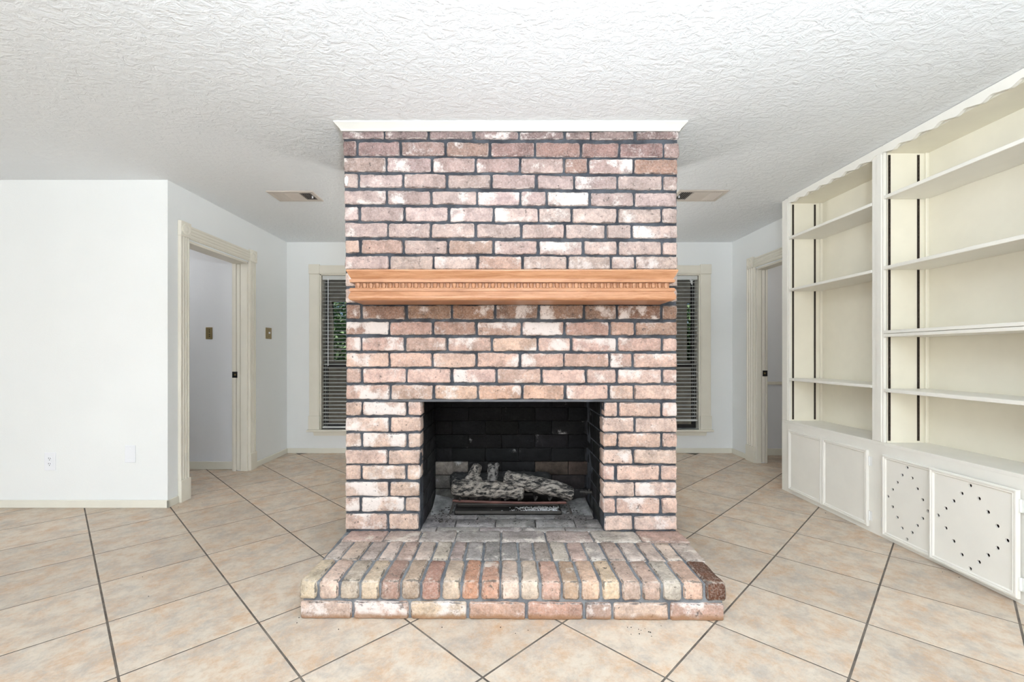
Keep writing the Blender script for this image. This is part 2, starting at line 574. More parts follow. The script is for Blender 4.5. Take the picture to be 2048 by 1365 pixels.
# ------------------------------------------------------------------ windows and blinds
def window(name, x0, x1, label, blind_label, bottom, wand_x, knob):
    d = empty(name, ((x0 + x1) / 2, YB, WZ0), label, kind='structure')
    cw = .118
    yf = YB - .02
    for a, b in ((x0 - cw, x0), (x1, x1 + cw)):
        bm = bmesh.new()
        box(bm, (a, yf, WZ0), (b, YB, WZ1), .003)
        box(bm, (a + .012, yf - .004, WZ0 + .2), (b - .012, yf, WZ1 - .01), .002)
        obj('casing', bm, M['trim'], d)
        obj('plinth_block', bx((a - .006, yf - .01, WZ0), (b + .006, YB, WZ0 + .16), .003), M['trim'], d)
        obj('corner_block', bx((a - .003, yf - .01, WZ1), (b + .003, YB, WZ1 + .11), .003), M['trim'], d)
    bm = bmesh.new()
    box(bm, (x0 + .003, yf, WZ1), (x1 - .003, YB, WZ1 + .1), .003)
    box(bm, (x0 + .003, yf - .005, WZ1 + .012), (x1 - .003, yf, WZ1 + .085), .002)
    obj('head_casing', bm, M['trim'], d)
    obj('sill', bx((x0 - cw - .02, YB - .055, WZ0 - .022), (x1 + cw + .02, YB + .05, WZ0), .005, 2), M['trim'], d)
    bm = bmesh.new()
    loft(bm, [[(x0 - cw + .045 - e, y, z) for y, z, e in ((YB, WZ0 - .022, 0), (YB - .02, WZ0 - .022, 0), (YB - .018, WZ0 - .07, -.01), (YB, WZ0 - .07, -.01))],
              [(x1 + cw - .045 + e, y, z) for y, z, e in ((YB, WZ0 - .022, 0), (YB - .02, WZ0 - .022, 0), (YB - .018, WZ0 - .07, -.01), (YB, WZ0 - .07, -.01))]])
    obj('apron', bm, M['trim'], d)
    # reveal lining
    bm = bmesh.new()
    for a, b in ((x0, x0 + .012), (x1 - .012, x1)):
        box(bm, (a, YB, WZ0), (b, YB + WT, WZ1))
    box(bm, (x0, YB, WZ1 - .012), (x1, YB + WT, WZ1))
    obj('reveal_lining', bm, M['trim'], d)
    mz = EYE - .12
    # lower sash in front, upper sash behind
    for nm, ya, za, zb in (('lower_sash', YB + .085, WZ0, mz + .02), ('upper_sash', YB + .11, mz - .02, WZ1 - .012)):
        bm = bmesh.new()
        f = .045
        xa, xb = x0 + .012, x1 - .012
        box(bm, (xa, ya, za), (xa + f, ya + .024, zb))
        box(bm, (xb - f, ya, za), (xb, ya + .024, zb))
        box(bm, (xa + f, ya, za), (xb - f, ya + .024, za + f))
        box(bm, (xa + f, ya, zb - f), (xb - f, ya + .024, zb))
        sash = obj(nm, bm, M['bronze'], d, label='dark sash frame')
        obj('pane', bx((xa + f - .004, ya + .010, za + f - .004), (xb - f + .004, ya + .014, zb - f + .004)), M['glass'], sash)
    # blind
    bl = empty('window_blind', ((x0 + x1) / 2, YB + .045, bottom), blind_label, 'blind', 'horizontal blinds in the back windows')
    yc = YB + .042
    xa, xb = x0 + .022, x1 - .022
    obj('head_rail', bx((xa, yc - .028, WZ1 - .062), (xb, yc + .028, WZ1 - .014), .003), M['slat'], bl)
    obj('bottom_rail', bx((xa, yc - .024, bottom), (xb, yc + .024, bottom + .022), .004, 2), M['slat'], bl)
    z = WZ1 - .092
    sm = None
    while z > bottom + .04:
        if sm is None:
            bm = bmesh.new()
            hw = (xb - xa) / 2
            pr = [(-.024, -.0012), (-.012, .0018), (0, .0028), (.012, .0018), (.024, -.0012), (.024, .0008), (.012, .0038), (0, .0048), (-.012, .0038), (-.024, .0008)]
            loft(bm, [[(-hw, y, zz) for y, zz in pr], [(hw, y, zz) for y, zz in pr]])
            bmesh.ops.recalc_face_normals(bm, faces=bm.faces)
            sm = bpy.data.meshes.new('slat')
            bm.to_mesh(sm); bm.free()
            sm.materials.append(M['slat'])
        o = bpy.data.objects.new('slat', sm)
        COL.objects.link(o)
        o.rotation_euler = (R.uniform(-.03, .03) + .13, 0, R.uniform(-.001, .001))
        place(o, Vector(((xa + xb) / 2, yc, z)), bl)
        z -= .0432
    for lx in (xa + .035, xb - .035, (xa + xb) / 2):
        bm = bmesh.new()
        for dy in (-.0255, .0255):
            tube(bm, [(lx, yc + dy, bottom + .02), (lx, yc + dy, WZ1 - .05)], .0012, 5)
        obj('ladder_cord', bm, M['slat'], bl)
    if wand_x:
        bm = bmesh.new()
        tube(bm, [(wand_x, yc - .034, WZ1 - .05), (wand_x, yc - .036, 1.01)], .0042, 6)
        obj('tilt_wand', bm, M['plastic'], bl)
    if knob:
        bm = bmesh.new()
        kx = xb - .075
        tube(bm, [(kx, yc - .034, WZ1 - .055), (kx, yc - .038, WZ1 - .09), (kx + .004, yc - .04, WZ1 - .12)], [.006, .013, .006], 8)
        tube(bm, [(kx - .02, yc - .034, WZ1 - .07), (kx + .02, yc - .036, WZ1 - .075)], .006, 6)
        obj('tilt_knob', bm, M['slat'], bl)
window('window_1', WIN[0][0], WIN[0][1], 'window with cream casing behind the fireplace, left side', 'white horizontal blind with tilt wand, in the window left of the fireplace', .285, -2.012, False)
window('window_2', WIN[1][0], WIN[1][1], 'window with cream casing behind the fireplace, right side', 'white horizontal blind raised slightly off the sill, in the window right of the fireplace', .365, None, True)

# outside: shaded patio, fence and shrubs seen between the slats
obj('patio_slab', bx((-6, 5.4, -.2), (6, 10.4, -.1)), M['pot'], kind='structure')
obj('patio_roof', bx((-6, 5.36, 2.56), (6, 6.6, 2.7)), M['fence'], kind='structure')
wall('wall_patio', [((-6, 8, -.1), (-3.02, 8.1, 2.7)), ((-3.02, 8, -.1), (-2.2, 8.1, 1.02)), ((-3.02, 8, 2.08), (-2.2, 8.1, 2.7)), ((-2.2, 8, -.1), (3.28, 8.1, 2.7)),
                    ((3.28, 8, -.1), (3.40, 8.1, 1.03)), ((3.28, 8, 2.06), (3.40, 8.1, 2.7)), ((3.40, 8, -.1), (6, 8.1, 2.7))], M['fence'])
fe = empty('garden_fence', (0, 10.2, -.1), 'weathered board fence outside, glimpsed through the blinds', 'fence')
bm = bmesh.new()
for k in range(80):
    x = -6 + k * .15
    box(bm, (x, 10.2, -.1), (x + .142, 10.22, 1.75 + R.uniform(-.01, .01)))
obj('fence_boards', bm, M['fence'], fe, kind='stuff')
bm = bmesh.new()
for z in (.2, 1.4): box(bm, (-6, 10.22, z), (6, 10.26, z + .09))
obj('fence_rail', bm, M['fence'], fe)
def shrub(x, y, h, r, label):
    e = empty('shrub', (x, y, -.1), label, 'shrub')
    bm = bmesh.new()
    tube(bm, [(x, y, -.1), (x + .03, y, h * .5), (x - .02, y + .03, h * .8)], [.05, .04, .02], 8)
    obj('stem', bm, M['bark_out'], e)
    bm = bmesh.new()
    for k in range(3000):
        while True:
            p = Vector((R.uniform(-1, 1), R.uniform(-1, 1), R.uniform(-1, 1)))
            if p.length < 1: break
        q = Vector((x + p.x * r, y + p.y * r * .7, h * .62 + p.z * h * .45))
        s = R.uniform(.04, .08)
        a = Vector((R.uniform(-1, 1), R.uniform(-1, 1), R.uniform(-1, 1))).normalized()
        b2 = a.orthogonal().normalized()
        bm.faces.new([bm.verts.new(q + v) for v in (a * s, b2 * s * .5, -a * s, -b2 * s * .5)])
    obj('foliage', bm, M['leaf'], e, kind='stuff')
shrub(-2.95, 8.75, 2.6, .95, 'green leafy shrub outside, glimpsed through the left blind')
shrub(3.55, 8.7, 2.6, .7, 'green leafy shrub outside, glimpsed through the right blind')

# ================================================================== BRICKS
def brick_mesh(sx, sy, sz, seed, amp=.0036, bev=.006, seg=.017, round_front=0.0):
    """irregular weathered brick, centred, front face at -Y"""
    def axis(L, s):
        n = max(1, int(round((L - 2 * bev) / s)))
        return [-L / 2] + [-L / 2 + bev + (L - 2 * bev) * i / n for i in range(n + 1)] + [L / 2]
    ax, ay, az = axis(sx, seg), axis(sy, seg * 2.5), axis(sz, seg)
    nx, ny, nz = len(ax), len(ay), len(az)
    me = bpy.data.meshes.new('brick')
    idx, co, rim = {}, [], []
    off = Vector((seed * 3.17 % 91, seed * 7.31 % 83, seed * 1.73 % 71))
    for i in range(nx):
        for j in range(ny):
            for k in range(nz):
                ex = (i in (0, nx - 1)) + (j in (0, ny - 1)) + (k in (0, nz - 1))
                if not ex: continue
                p = Vector((ax[i], ay[j], az[k]))
                if ex >= 2:
                    # rounding: pull arrises in
                    f = .42 if ex == 2 else .62
                    for a, (ii, n) in enumerate(((i, nx), (j, ny), (k, nz))):
                        if ii == 0: p[a] += bev * f
                        elif ii == n - 1: p[a] -= bev * f
                q = p * 48 + off
                d = noise.noise_vector(q) * amp
                if ex == 1 and j == 0: d = Vector((d.x * .6, d.y * .6, d.z * .6))
                low = noise.noise_vector(p * 9 + off) * amp * 1.1
                p = p + d + low
                if round_front and j <= 1:
                    t = (az[k] + sz / 2) / sz
                    p.y += round_front * max(0, t - .45) ** 2 * 3
                idx[i, j, k] = len(co)
                co.append(p)
                rim.append(1.0 if ex >= 2 else .0)
    F = []
    def quad(a, b, c, d): F.append((idx[a], idx[b], idx[c], idx[d]))
    for i in range(nx - 1):
        for k in range(nz - 1):
            quad((i, 0, k), (i + 1, 0, k), (i + 1, 0, k + 1), (i, 0, k + 1))
            quad((i, ny - 1, k), (i, ny - 1, k + 1), (i + 1, ny - 1, k + 1), (i + 1, ny - 1, k))
    for j in range(ny - 1):
        for k in range(nz - 1):
            quad((0, j, k), (0, j, k + 1), (0, j + 1, k + 1), (0, j + 1, k))
            quad((nx - 1, j, k), (nx - 1, j + 1, k), (nx - 1, j + 1, k + 1), (nx - 1, j, k + 1))
    for i in range(nx - 1):
        for j in range(ny - 1):
            quad((i, j, 0), (i, j + 1, 0), (i + 1, j + 1, 0), (i + 1, j, 0))
            quad((i, j, nz - 1), (i + 1, j, nz - 1), (i + 1, j + 1, nz - 1), (i, j + 1, nz - 1))
    me.from_pydata(co, [], F)
    at = me.attributes.new('rim', 'FLOAT', 'POINT')
    at.data.foreach_set('value', rim)
    for p in me.polygons: p.use_smooth = True
    return me

SEED = [0]
def put_brick(name, c, size, col, white, parent, m='brick', rot=(0, 0, 0), **kw):
    SEED[0] += 1
    me = brick_mesh(*size, SEED[0], **kw)
    me.materials.append(M[m])
    o = bpy.data.objects.new(name, me)
    COL.objects.link(o)
    gy = sum(col) / 3
    ds = .33 if parent is fp else .2
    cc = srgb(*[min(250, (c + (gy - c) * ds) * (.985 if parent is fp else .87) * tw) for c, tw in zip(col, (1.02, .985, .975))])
    o.color = (cc[0], cc[1], cc[2], white)
    o.rotation_euler = rot
    place(o, Vector(c), parent)
    return o

def jit(col, s=12):
    d = R.uniform(-s, s)
    return tuple(max(5, min(245, c + d + R.uniform(-2, 2))) for c in col)

YF = 2.54        # fireplace face
S = YF / FPX
YBACK = 3.40     # rear of the chimney mass
fp = empty('brick_fireplace', ((1022 - CX) * S, 2.97, 0), 'floor to ceiling whitewashed pink brick fireplace with black mortar', 'fireplace')
fx = lambda px: (px - CX) * S
fz = lambda py: EYE - (py - CY) * S

# courses: (top y left, bottom y left, top y right, bottom y right, left edge px, right edge px, joints)
CO = [
 (262, 277, 263, 279, 684, 1358, [769, 857, 946.5, 1038.6, 1130, 1182, 1271.4]),
 (283, 310, 287, 315, 686, 1358, [713.4, 800.6, 891, 980, 1070, 1162, 1239.4, 1328]),
 (315, 342, 319, 347, 687, 1355, [772.3, 863.4, 951, 1040, 1128, 1177, 1268]),
 (347, 374, 353, 380, 688, 1355, [716.6, 806.3, 894.3, 983, 1072.3, 1148.6, 1235, 1325.7]),
 (381, 407, 386, 413, 688, 1355, [772.3, 862.3, 954.3, 1041.4, 1093.7, 1180, 1268]),
 (414, 441, 418, 446, 689, 1355, [718.6, 808.6, 897.7, 987.1, 1077.1, 1143.4, 1235, 1324.3]),
 (446, 474, 451, 477, 689, 1355, [775.1, 861.4, 952, 1042.5, 1130, 1212, 1263.7]),
 (480, 506.5, 484, 510, 690, 1355, [720.6, 806.6, 896.6, 987.1, 1076.3, 1166.6, 1236.3, 1325]),
 (513, 538.5, 513.5, 538.5, 690, 1355, [778, 867.1, 955.7, 1045.4, 1135.7, 1222.3, 1271]),
 (545.5, 573, 546, 573, 690, 1355, [721, 810, 899, 988, 1077, 1166, 1236, 1325]),
 (578, 604.5, 577, 604, 690, 1355, [777, 866, 955, 1044, 1133, 1222, 1270]),
 (610.5, 638, 611, 638.5, 692, 1354, [721.5, 811.8, 903.6, 990.4, 1077, 1168.7, 1235, 1323]),
 (644, 670, 645, 671.5, 692, 1354, [778.5, 866.3, 953.5, 1043.3, 1129.7, 1219.7, 1269.6]),
 (675.5, 702, 677, 703, 692, 1354, [721.5, 809.4, 894.8, 984, 1075.5, 1143, 1235, 1324]),
 (706.5, 734, 707.5, 735.5, 692, 1354, [778.5, 865, 952.4, 1039.5, 1128, 1219.3, 1266]),
 (738, 765.5, 740, 767, 692, 1354, [723.3, 813.6, 904.3, 993, 1083.3, 1171.8, 1234.4, 1324.7]),
 (771, 799, 771.5, 799.5, 692, 1354, [779.5, 867.4, 956.3, 1044.8, 1130.7, 1218.6, 1268.5]),
]
JL = [
 (805, 831, 691, 842.5, [723.3, 813.6]), (836, 863.5, 691, 841, [778.5]), (868, 895, 691, 841, [723.3, 814.7]),
 (901, 928.5, 691, 840, [776]), (932, 960, 690, 839.5, [722.6, 811.5]), (965.5, 993, 690, 838, [777.7]),
 (996.5, 1024, 690, 838.5, [720.8, 809.4]), (1029.5, 1060.5, 690, 837, [776])]
JR = [
 (806, 833.5, 1209, 1354, [1237, 1324]), (837, 864.5, 1206.5, 1354.5, [1269.6]), (868, 894.5, 1206.5, 1354, [1235.5, 1324]),
 (900.5, 928, 1206.5, 1354, [1267]), (933, 961, 1206.5, 1354, [1232, 1321]), (966.5, 993.5, 1206.5, 1354, [1270]),
 (998, 1027.5, 1206.5, 1354, [1233, 1321.6]), (1034, 1061.5, 1209.5, 1354, [1267])]
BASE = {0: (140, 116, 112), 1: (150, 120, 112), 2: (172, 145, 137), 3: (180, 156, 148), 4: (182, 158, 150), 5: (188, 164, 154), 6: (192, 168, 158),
        7: (190, 164, 152), 8: (200, 176, 162), 9: (200, 175, 160), 10: (200, 175, 160), 11: (150, 112, 88), 12: (178, 138, 116), 13: (200, 162, 144), 14: (204, 164, 142),  # course below the mantel: brown brick, darkened further with the mantel's shadow
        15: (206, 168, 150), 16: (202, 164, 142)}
WHITE = {(4, 3): .7, (4, 4): .75, (4, 5): .75, (2, 6): .6, (3, 2): .55, (5, 4): .6, (6, 2): .65, (6, 4): .6, (6, 7): .75, (7, 5): .6, (8, 5): .65, (8, 6): .95,
         (11, 1): .5, (11, 4): .6, (11, 5): .65, (11, 6): .55, (12, 0): .85, (12, 1): .7, (12, 3): .75, (12, 4): .75, (12, 5): .5, (13, 0): .6, (13, 1): .6, (13, 6): .7, (14, 6): .7, (15, 3): .7,
         (16, 0): .7, (16, 6): .75, (8, 2): .6, (3, 1): .5, (4, 0): .4}
TONE = {(1, 3): (152, 120, 104), (1, 4): (146, 112, 104), (1, 5): (148, 112, 100), (1, 6): (150, 112, 102), (1, 7): (140, 106, 100), (2, 7): (166, 126, 104), (2, 5): (156, 120, 104),
        (1, 2): (158, 128, 118), (7, 1): (186, 150, 132), (7, 3): (180, 148, 128), (8, 3): (204, 164, 140), (13, 4): (214, 176, 148), (11, 7): (140, 98, 72), (11, 3): (150, 110, 82), (16, 2): (206, 166, 136), (16, 3): (204, 158, 128), (16, 4): (206, 160, 130), (7, 0): (206, 172, 150)}

def course(i, yl0, yl1, yr0, yr1, xl, xr, joints, tag_i, base, gap=4.6, white=WHITE):
    xs = [xl] + joints + [xr]
    for k in range(len(xs) - 1):
        g0 = 0 if k == 0 else gap / 2 * R.uniform(.7, 1.3)
        g1 = 0 if k == len(xs) - 2 else gap / 2 * R.uniform(.7, 1.3)
        a, b = xs[k] + g0, xs[k + 1] - g1
        t = ((a + b) / 2 - 690) / 665
        y0 = yl0 + (yr0 - yl0) * t + R.uniform(-.5, .5)
        y1 = yl1 + (yr1 - yl1) * t + R.uniform(-.5, .5)
        dep = .1
        c = (fx((a + b) / 2), YF + dep / 2 + R.uniform(-.003, .003), fz((y0 + y1) / 2))
        col = TONE.get((tag_i, k)) or jit(base, 11)
        wv = white.get((tag_i, k))
        if wv is None: wv = R.choice((.1, .2, .25, .3, .38, .45))
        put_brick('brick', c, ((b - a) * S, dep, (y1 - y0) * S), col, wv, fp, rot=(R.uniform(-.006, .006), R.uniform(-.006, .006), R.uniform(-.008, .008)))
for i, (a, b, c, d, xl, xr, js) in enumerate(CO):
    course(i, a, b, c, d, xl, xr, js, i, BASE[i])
JW = {(20, 1): .85, (21, 0): .75, (22, 1): .8, (23, 0): .6, (25, 0): .9, (26, 1): .85, (27, 0): .6, (24, 2): .2}
for i, (y0, y1, xl, xr, js) in enumerate(JL):
    course(i, y0, y1, y0, y1, xl, xr, js, 20 + i, (204, 172, 150), white=JW)
for i, (y0, y1, xl, xr, js) in enumerate(JR):
    course(i, y0, y1, y0, y1, xl, xr, js, 40 + i, (208, 178, 158) if i % 2 else (206, 168, 146), white={})
# mortar: back plane of the joints, around the opening
OL, OR, OT = fx(841), fx(1207.5), fz(804)
HT = .141                         # hearth height at the face
FL, FR = fx(691.5), fx(1353)
bm = bmesh.new()
MY = YF + .011
box(bm, (FL, MY, HT - .1), (OL - .004, YBACK, fz(804)))
box(bm, (OR + .004, MY, HT - .1), (FR, YBACK, fz(804)))
loft(bm, [[(fx(692), MY, fz(804)), (fx(1353), MY, fz(804)), (fx(1353), YBACK, fz(804)), (fx(692), YBACK, fz(804))],
          [(fx(690), MY, fz(480)), (fx(1354), MY, fz(480)), (fx(1354), YBACK, fz(480)), (fx(690), YBACK, fz(480))],
          [(fx(686), MY, CEIL - .001), (fx(1356), MY, CEIL - .001), (fx(1356), YBACK, CEIL - .001), (fx(686), YBACK, CEIL - .001)]])
obj('mortar', bm, M['mortar'], fp, label='charcoal mortar joints')
# side faces of the chimney, turned away from the photograph: joined
bm = bmesh.new()
zc = HT
k = 0
while zc < CEIL - .09:
    y = YF + .108 + (.11 if k % 2 else 0)
    while y < YBACK - .05:
        y1 = min(y + .236, YBACK)
        for x0, x1 in ((FL - .012, FL + .02), (FR - .02, FR + .012)):
            box(bm, (x0, y + .006, zc + .006), (x1, y1 - .006, zc + .083))
        y = y1
    zc += .0905; k += 1
sb = obj('side_bricks', bm, M['brick'], fp, kind='stuff')
sb.color = srgb(190, 160, 145)[:3] + (.3,)
# lintel
obj('lintel', bx((fx(780), YF + .004, fz(804.5)), (fx(1268), YF + .1, fz(799.5)), .001), M['lintel'], fp, label='grey steel lintel over the opening')
# crown moulding at the ceiling
def crown():
    pr = [(0.0, fz(263.5)), (.006, fz(263)), (.010, fz(260)), (.028, CEIL - .017), (.037, CEIL - .009), (.038, CEIL - .001), (0, CEIL - .001)]
    bm = bmesh.new()
    xl, xr, yb = fx(685), fx(1357), YBACK
    rings = []
    for d, z in pr:
        rings.append([(xl - d, yb, z), (xl - d, YF - .002 - d, z), (xr + d, YF - .002 - d, z), (xr + d, yb, z)])
    rows = [[bm.verts.new(p) for p in r] for r in rings]
    for a, b in zip(rows, rows[1:]):
        for i in range(3): bm.faces.new((a[i], a[i + 1], b[i + 1], b[i]))
    return bm
obj('crown_moulding', crown(), M['crown'], fp, label='white crown moulding at the ceiling')
# flaked paint chip
bm = bmesh.new()
cp = [(690.5, 358), (694, 352.5), (697, 356), (696.5, 366), (694, 373), (690.5, 368)]
loft(bm, [[(fx(x), YF - .0085, fz(y)) for x, y in cp], [(fx(x), YF + .003, fz(y)) for x, y in cp]])
obj('paint_chip', bm, M['white'], fp, label='flake of white paint')

# ------------------------------------------------------------------ firebox
YK = 3.05
KL, KR = -.452, .580
fb = obj('firebox', bx((KL - .05, YK + .03, HT - .06), (KR + .05, YK + .07, OT + .05)), M['soot'], fp, label='soot blackened firebox')
bm = bmesh.new()
box(bm, (OL - .06, YF + .1, HT - .05), (OL - .008, YK + .05, OT + .05))
box(bm, (OR + .008, YF + .1, HT - .05), (OR + .06, YK + .05, OT + .05))
box(bm, (OL - .05, YF + .1, OT + .012), (OR + .05, YK + .05, OT + .05))
box(bm, (OL - .05, YF + .0, HT - .08), (OR + .05, YK + .05, HT - .032))
obj('firebox_lining', bm, M['soot'], fb)
rows = 8
rh = (OT - HT) / rows
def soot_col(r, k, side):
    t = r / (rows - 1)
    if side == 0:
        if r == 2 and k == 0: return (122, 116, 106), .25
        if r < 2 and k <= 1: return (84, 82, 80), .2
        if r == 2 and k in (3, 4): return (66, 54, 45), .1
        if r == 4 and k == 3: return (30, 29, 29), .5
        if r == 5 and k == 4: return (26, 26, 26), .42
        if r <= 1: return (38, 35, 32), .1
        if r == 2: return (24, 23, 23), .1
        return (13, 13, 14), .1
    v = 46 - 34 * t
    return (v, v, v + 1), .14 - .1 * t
for r in range(rows):
    z = HT + (r + .5) * rh
    off = -.112 if r % 2 else 0
    x = KL + off
    k = 0
    while x < KR - .02:
        a, b = max(x, KL), min(x + .225, KR)
        if b - a > .03:
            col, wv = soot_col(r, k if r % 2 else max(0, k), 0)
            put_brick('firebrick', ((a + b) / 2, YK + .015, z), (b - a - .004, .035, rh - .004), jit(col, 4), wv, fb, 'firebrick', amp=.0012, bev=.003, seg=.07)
        x += .225; k += 1
    for s, x0, x1 in ((1, OL - .004, KL), (-1, OR + .004, KR)):
        y = YF + .108 - (.11 if r % 2 else 0)
        while y < YK - .02:
            a, b = max(y, YF + .108), min(y + .225, YK)
            if b - a > .03:
                f = ((a + b) / 2 - YF) / (YK - YF)
                xx = x0 + (x1 - x0) * f
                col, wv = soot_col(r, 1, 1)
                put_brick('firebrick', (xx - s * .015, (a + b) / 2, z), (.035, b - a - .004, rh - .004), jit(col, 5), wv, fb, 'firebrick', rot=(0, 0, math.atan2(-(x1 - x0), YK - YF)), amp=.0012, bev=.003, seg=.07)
            y += .225
# firebox floor
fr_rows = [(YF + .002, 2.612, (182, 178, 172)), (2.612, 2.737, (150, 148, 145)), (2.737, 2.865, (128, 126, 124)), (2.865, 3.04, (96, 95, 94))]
for r, (ya, yb, col) in enumerate(fr_rows):
    ww = .235 if r else .245
    x = OL - (.05 if r % 2 else .16)
    while x < OR + .02:
        a, b = max(x, OL - .01), min(x + ww, OR + .01)
        if b - a > .03:
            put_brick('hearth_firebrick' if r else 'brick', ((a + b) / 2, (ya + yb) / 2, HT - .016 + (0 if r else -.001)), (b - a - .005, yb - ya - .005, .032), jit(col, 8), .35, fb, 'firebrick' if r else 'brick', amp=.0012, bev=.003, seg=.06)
        x += ww

# ================================================================== HEARTH
hz = lambda y: .165 + (HT - .165) * (y - 1.93) / (YF - 1.93)
he = empty('brick_hearth', (.05, 2.2, 0), 'raised hearth of pale bricks on the tiled floor before the firebox', 'hearth')
Y1 = 1.93
hx = lambda u: (570 + u * .4443 - CX) * Y1 / FPX
fjo = [62, 143, 240, 335, 425, 520, 612, 703, 797, 880, 972, 1062, 1153, 1250, 1335, 1427, 1515, 1608, 1700, 1795, 1893, 1988]
fcol = [(222, 206, 172), (236, 208, 186), (196, 182, 160), (220, 200, 168), (176, 140, 122), (196, 172, 146), (186, 138, 118), (222, 200, 172), (210, 150, 114), (212, 158, 128), (230, 206, 184),
        (222, 204, 180), (214, 172, 150), (196, 164, 132), (232, 196, 164), (232, 206, 168), (208, 180, 160), (206, 176, 156), (204, 196, 178), (226, 188, 162), (112, 66, 40)]
rl = .225
for k in range(21):
    a, b = hx(fjo[k]), hx(fjo[k + 1])
    g = .0125
    a2 = a if k == 0 else a + g / 2
    b2 = b if k == 20 else b - g / 2
    yy = Y1 + rl / 2 + R.uniform(-.004, .004)
    put_brick('brick', ((a2 + b2) / 2, yy, hz(yy) - .040), (b2 - a2, rl, .078), fcol[k], R.choice((.0, .08, .15, .25)) if k < 20 else 0, he, 'brick_worn',
              rot=(math.atan2(HT - .165, YF - 1.93) + R.uniform(-.006, .006), R.uniform(-.012, .012), R.uniform(-.01, .01)), amp=.0032, bev=.009, round_front=.012)
# second row
j2 = [172, 240, 330, 412, 490, 572, 655, 735, 806, 889, 970, 1052, 1125, 1205, 1287, 1370, 1455, 1540, 1632, 1718, 1800, 1893]
c2 = [(206, 196, 184), (220, 198, 176), (190, 176, 166), (226, 208, 192), (206, 180, 164), (216, 198, 180), (208, 196, 174), (196, 178, 170), (176, 172, 166), (148, 146, 144), (158, 156, 150),
      (170, 162, 156), (172, 164, 150), (212, 206, 188), (208, 178, 164), (200, 190, 182), (204, 182, 168), (216, 206, 190), (206, 188, 172), (222, 202, 182), (206, 190, 178)]
Ya, Yb = Y1 + rl + .010, Y1 + rl + .235
Yj = 2.165
for k in range(21):
    a, b = [(570 + u * .4443 - CX) * Yj / FPX for u in (j2[k], j2[k + 1])]
    a2 = a if k == 0 else a + .0055
    b2 = b if k == 20 else b - .0055
    y0, y1 = Ya + R.uniform(-.002, .003), Yb + R.uniform(-.004, .002)
    put_brick('brick', ((a2 + b2) / 2, (y0 + y1) / 2, hz((y0 + y1) / 2) - .042), (b2 - a2, y1 - y0, .084), jit(c2[k], 5), R.choice((.1, .2, .3, .4)), he, 'brick_worn',
              rot=(math.atan2(HT - .165, YF - 1.93), R.uniform(-.008, .008), R.uniform(-.006, .006)), amp=.0028, bev=.007)
# third row: stretchers at the foot of the chimney
j3 = [272, 455, 610, 770, 970, 1170, 1375, 1585, 1792]
c3 = [(204, 172, 158), (206, 186, 172), (190, 182, 174), (176, 172, 166), (184, 176, 170), (196, 178, 168), (208, 202, 188), (200, 166, 150)]
for k in range(8):
    Yj = 2.49
    a, b = [(570 + u * .4443 - CX) * Yj / FPX for u in (j3[k], j3[k + 1])]
    y0, y1 = Yb + .007, YF + (.02 if 1 <= k <= 6 else .03)
    put_brick('brick', ((a + b) / 2, (y0 + y1) / 2, hz((y0 + y1) / 2) - .042), (b - a - .007, y1 - y0, .084), c3[k], .3, he, 'brick_worn', rot=(math.atan2(HT - .165, YF - 1.93), 0, 0), amp=.0025, bev=.006)
# bottom course, front
j4 = [64, 303, 560, 825, 1090, 1350, 1478, 1733, 1978]
c4 = [(212, 186, 166), (204, 168, 146), (218, 196, 164), (212, 172, 146), (206, 160, 136), (186, 156, 138), (224, 196, 172), (208, 168, 146)]
w4 = [.6, .5, .4, .15, .1, .2, .45, .4]
for k in range(8):
    a, b = hx(j4[k]), hx(j4[k + 1])
    a2 = a if k == 0 else a + .006
    b2 = b if k == 7 else b - .006
    put_brick('brick', ((a2 + b2) / 2, Y1 + .054, .0355), (b2 - a2, .1, .073), c4[k], w4[k], he, 'brick_low', rot=(0, 0, R.uniform(-.005, .005)), amp=.0028, bev=.007)
# bottom course, sides
for s, xf in ((1, hx(66)), (-1, hx(1978))):
    y = Y1 + .115
    while y < 2.5:
        y1 = min(y + .235, 2.545)
        f = (y - Y1) / (YF - Y1)
        xx = xf + s * .05 + (-.03 if s > 0 else .05) * f
        put_brick('brick', (xx, (y + y1) / 2, .037), (.1, y1 - y - .01, .078), jit((206, 174, 152), 8), .35, he, amp=.0026, seg=.04)
        y = y1
bm = bmesh.new()
xa, xb = hx(64) + .01, hx(1985) - .01
loft(bm, [[(xa, Y1 + .016, 0), (xb, Y1 + .016, 0), (xb + .045, YF + .02, 0), (xa - .03, YF + .02, 0)],
          [(xa, Y1 + .016, .153), (xb, Y1 + .016, .153), (xb + .045, YF + .02, HT - .009), (xa - .03, YF + .02, HT - .009)]])
obj('hearth_mortar', bm, M['hmortar'], he, label='grey mortar joints')
he.rotation_euler = (0, 0, -.010)

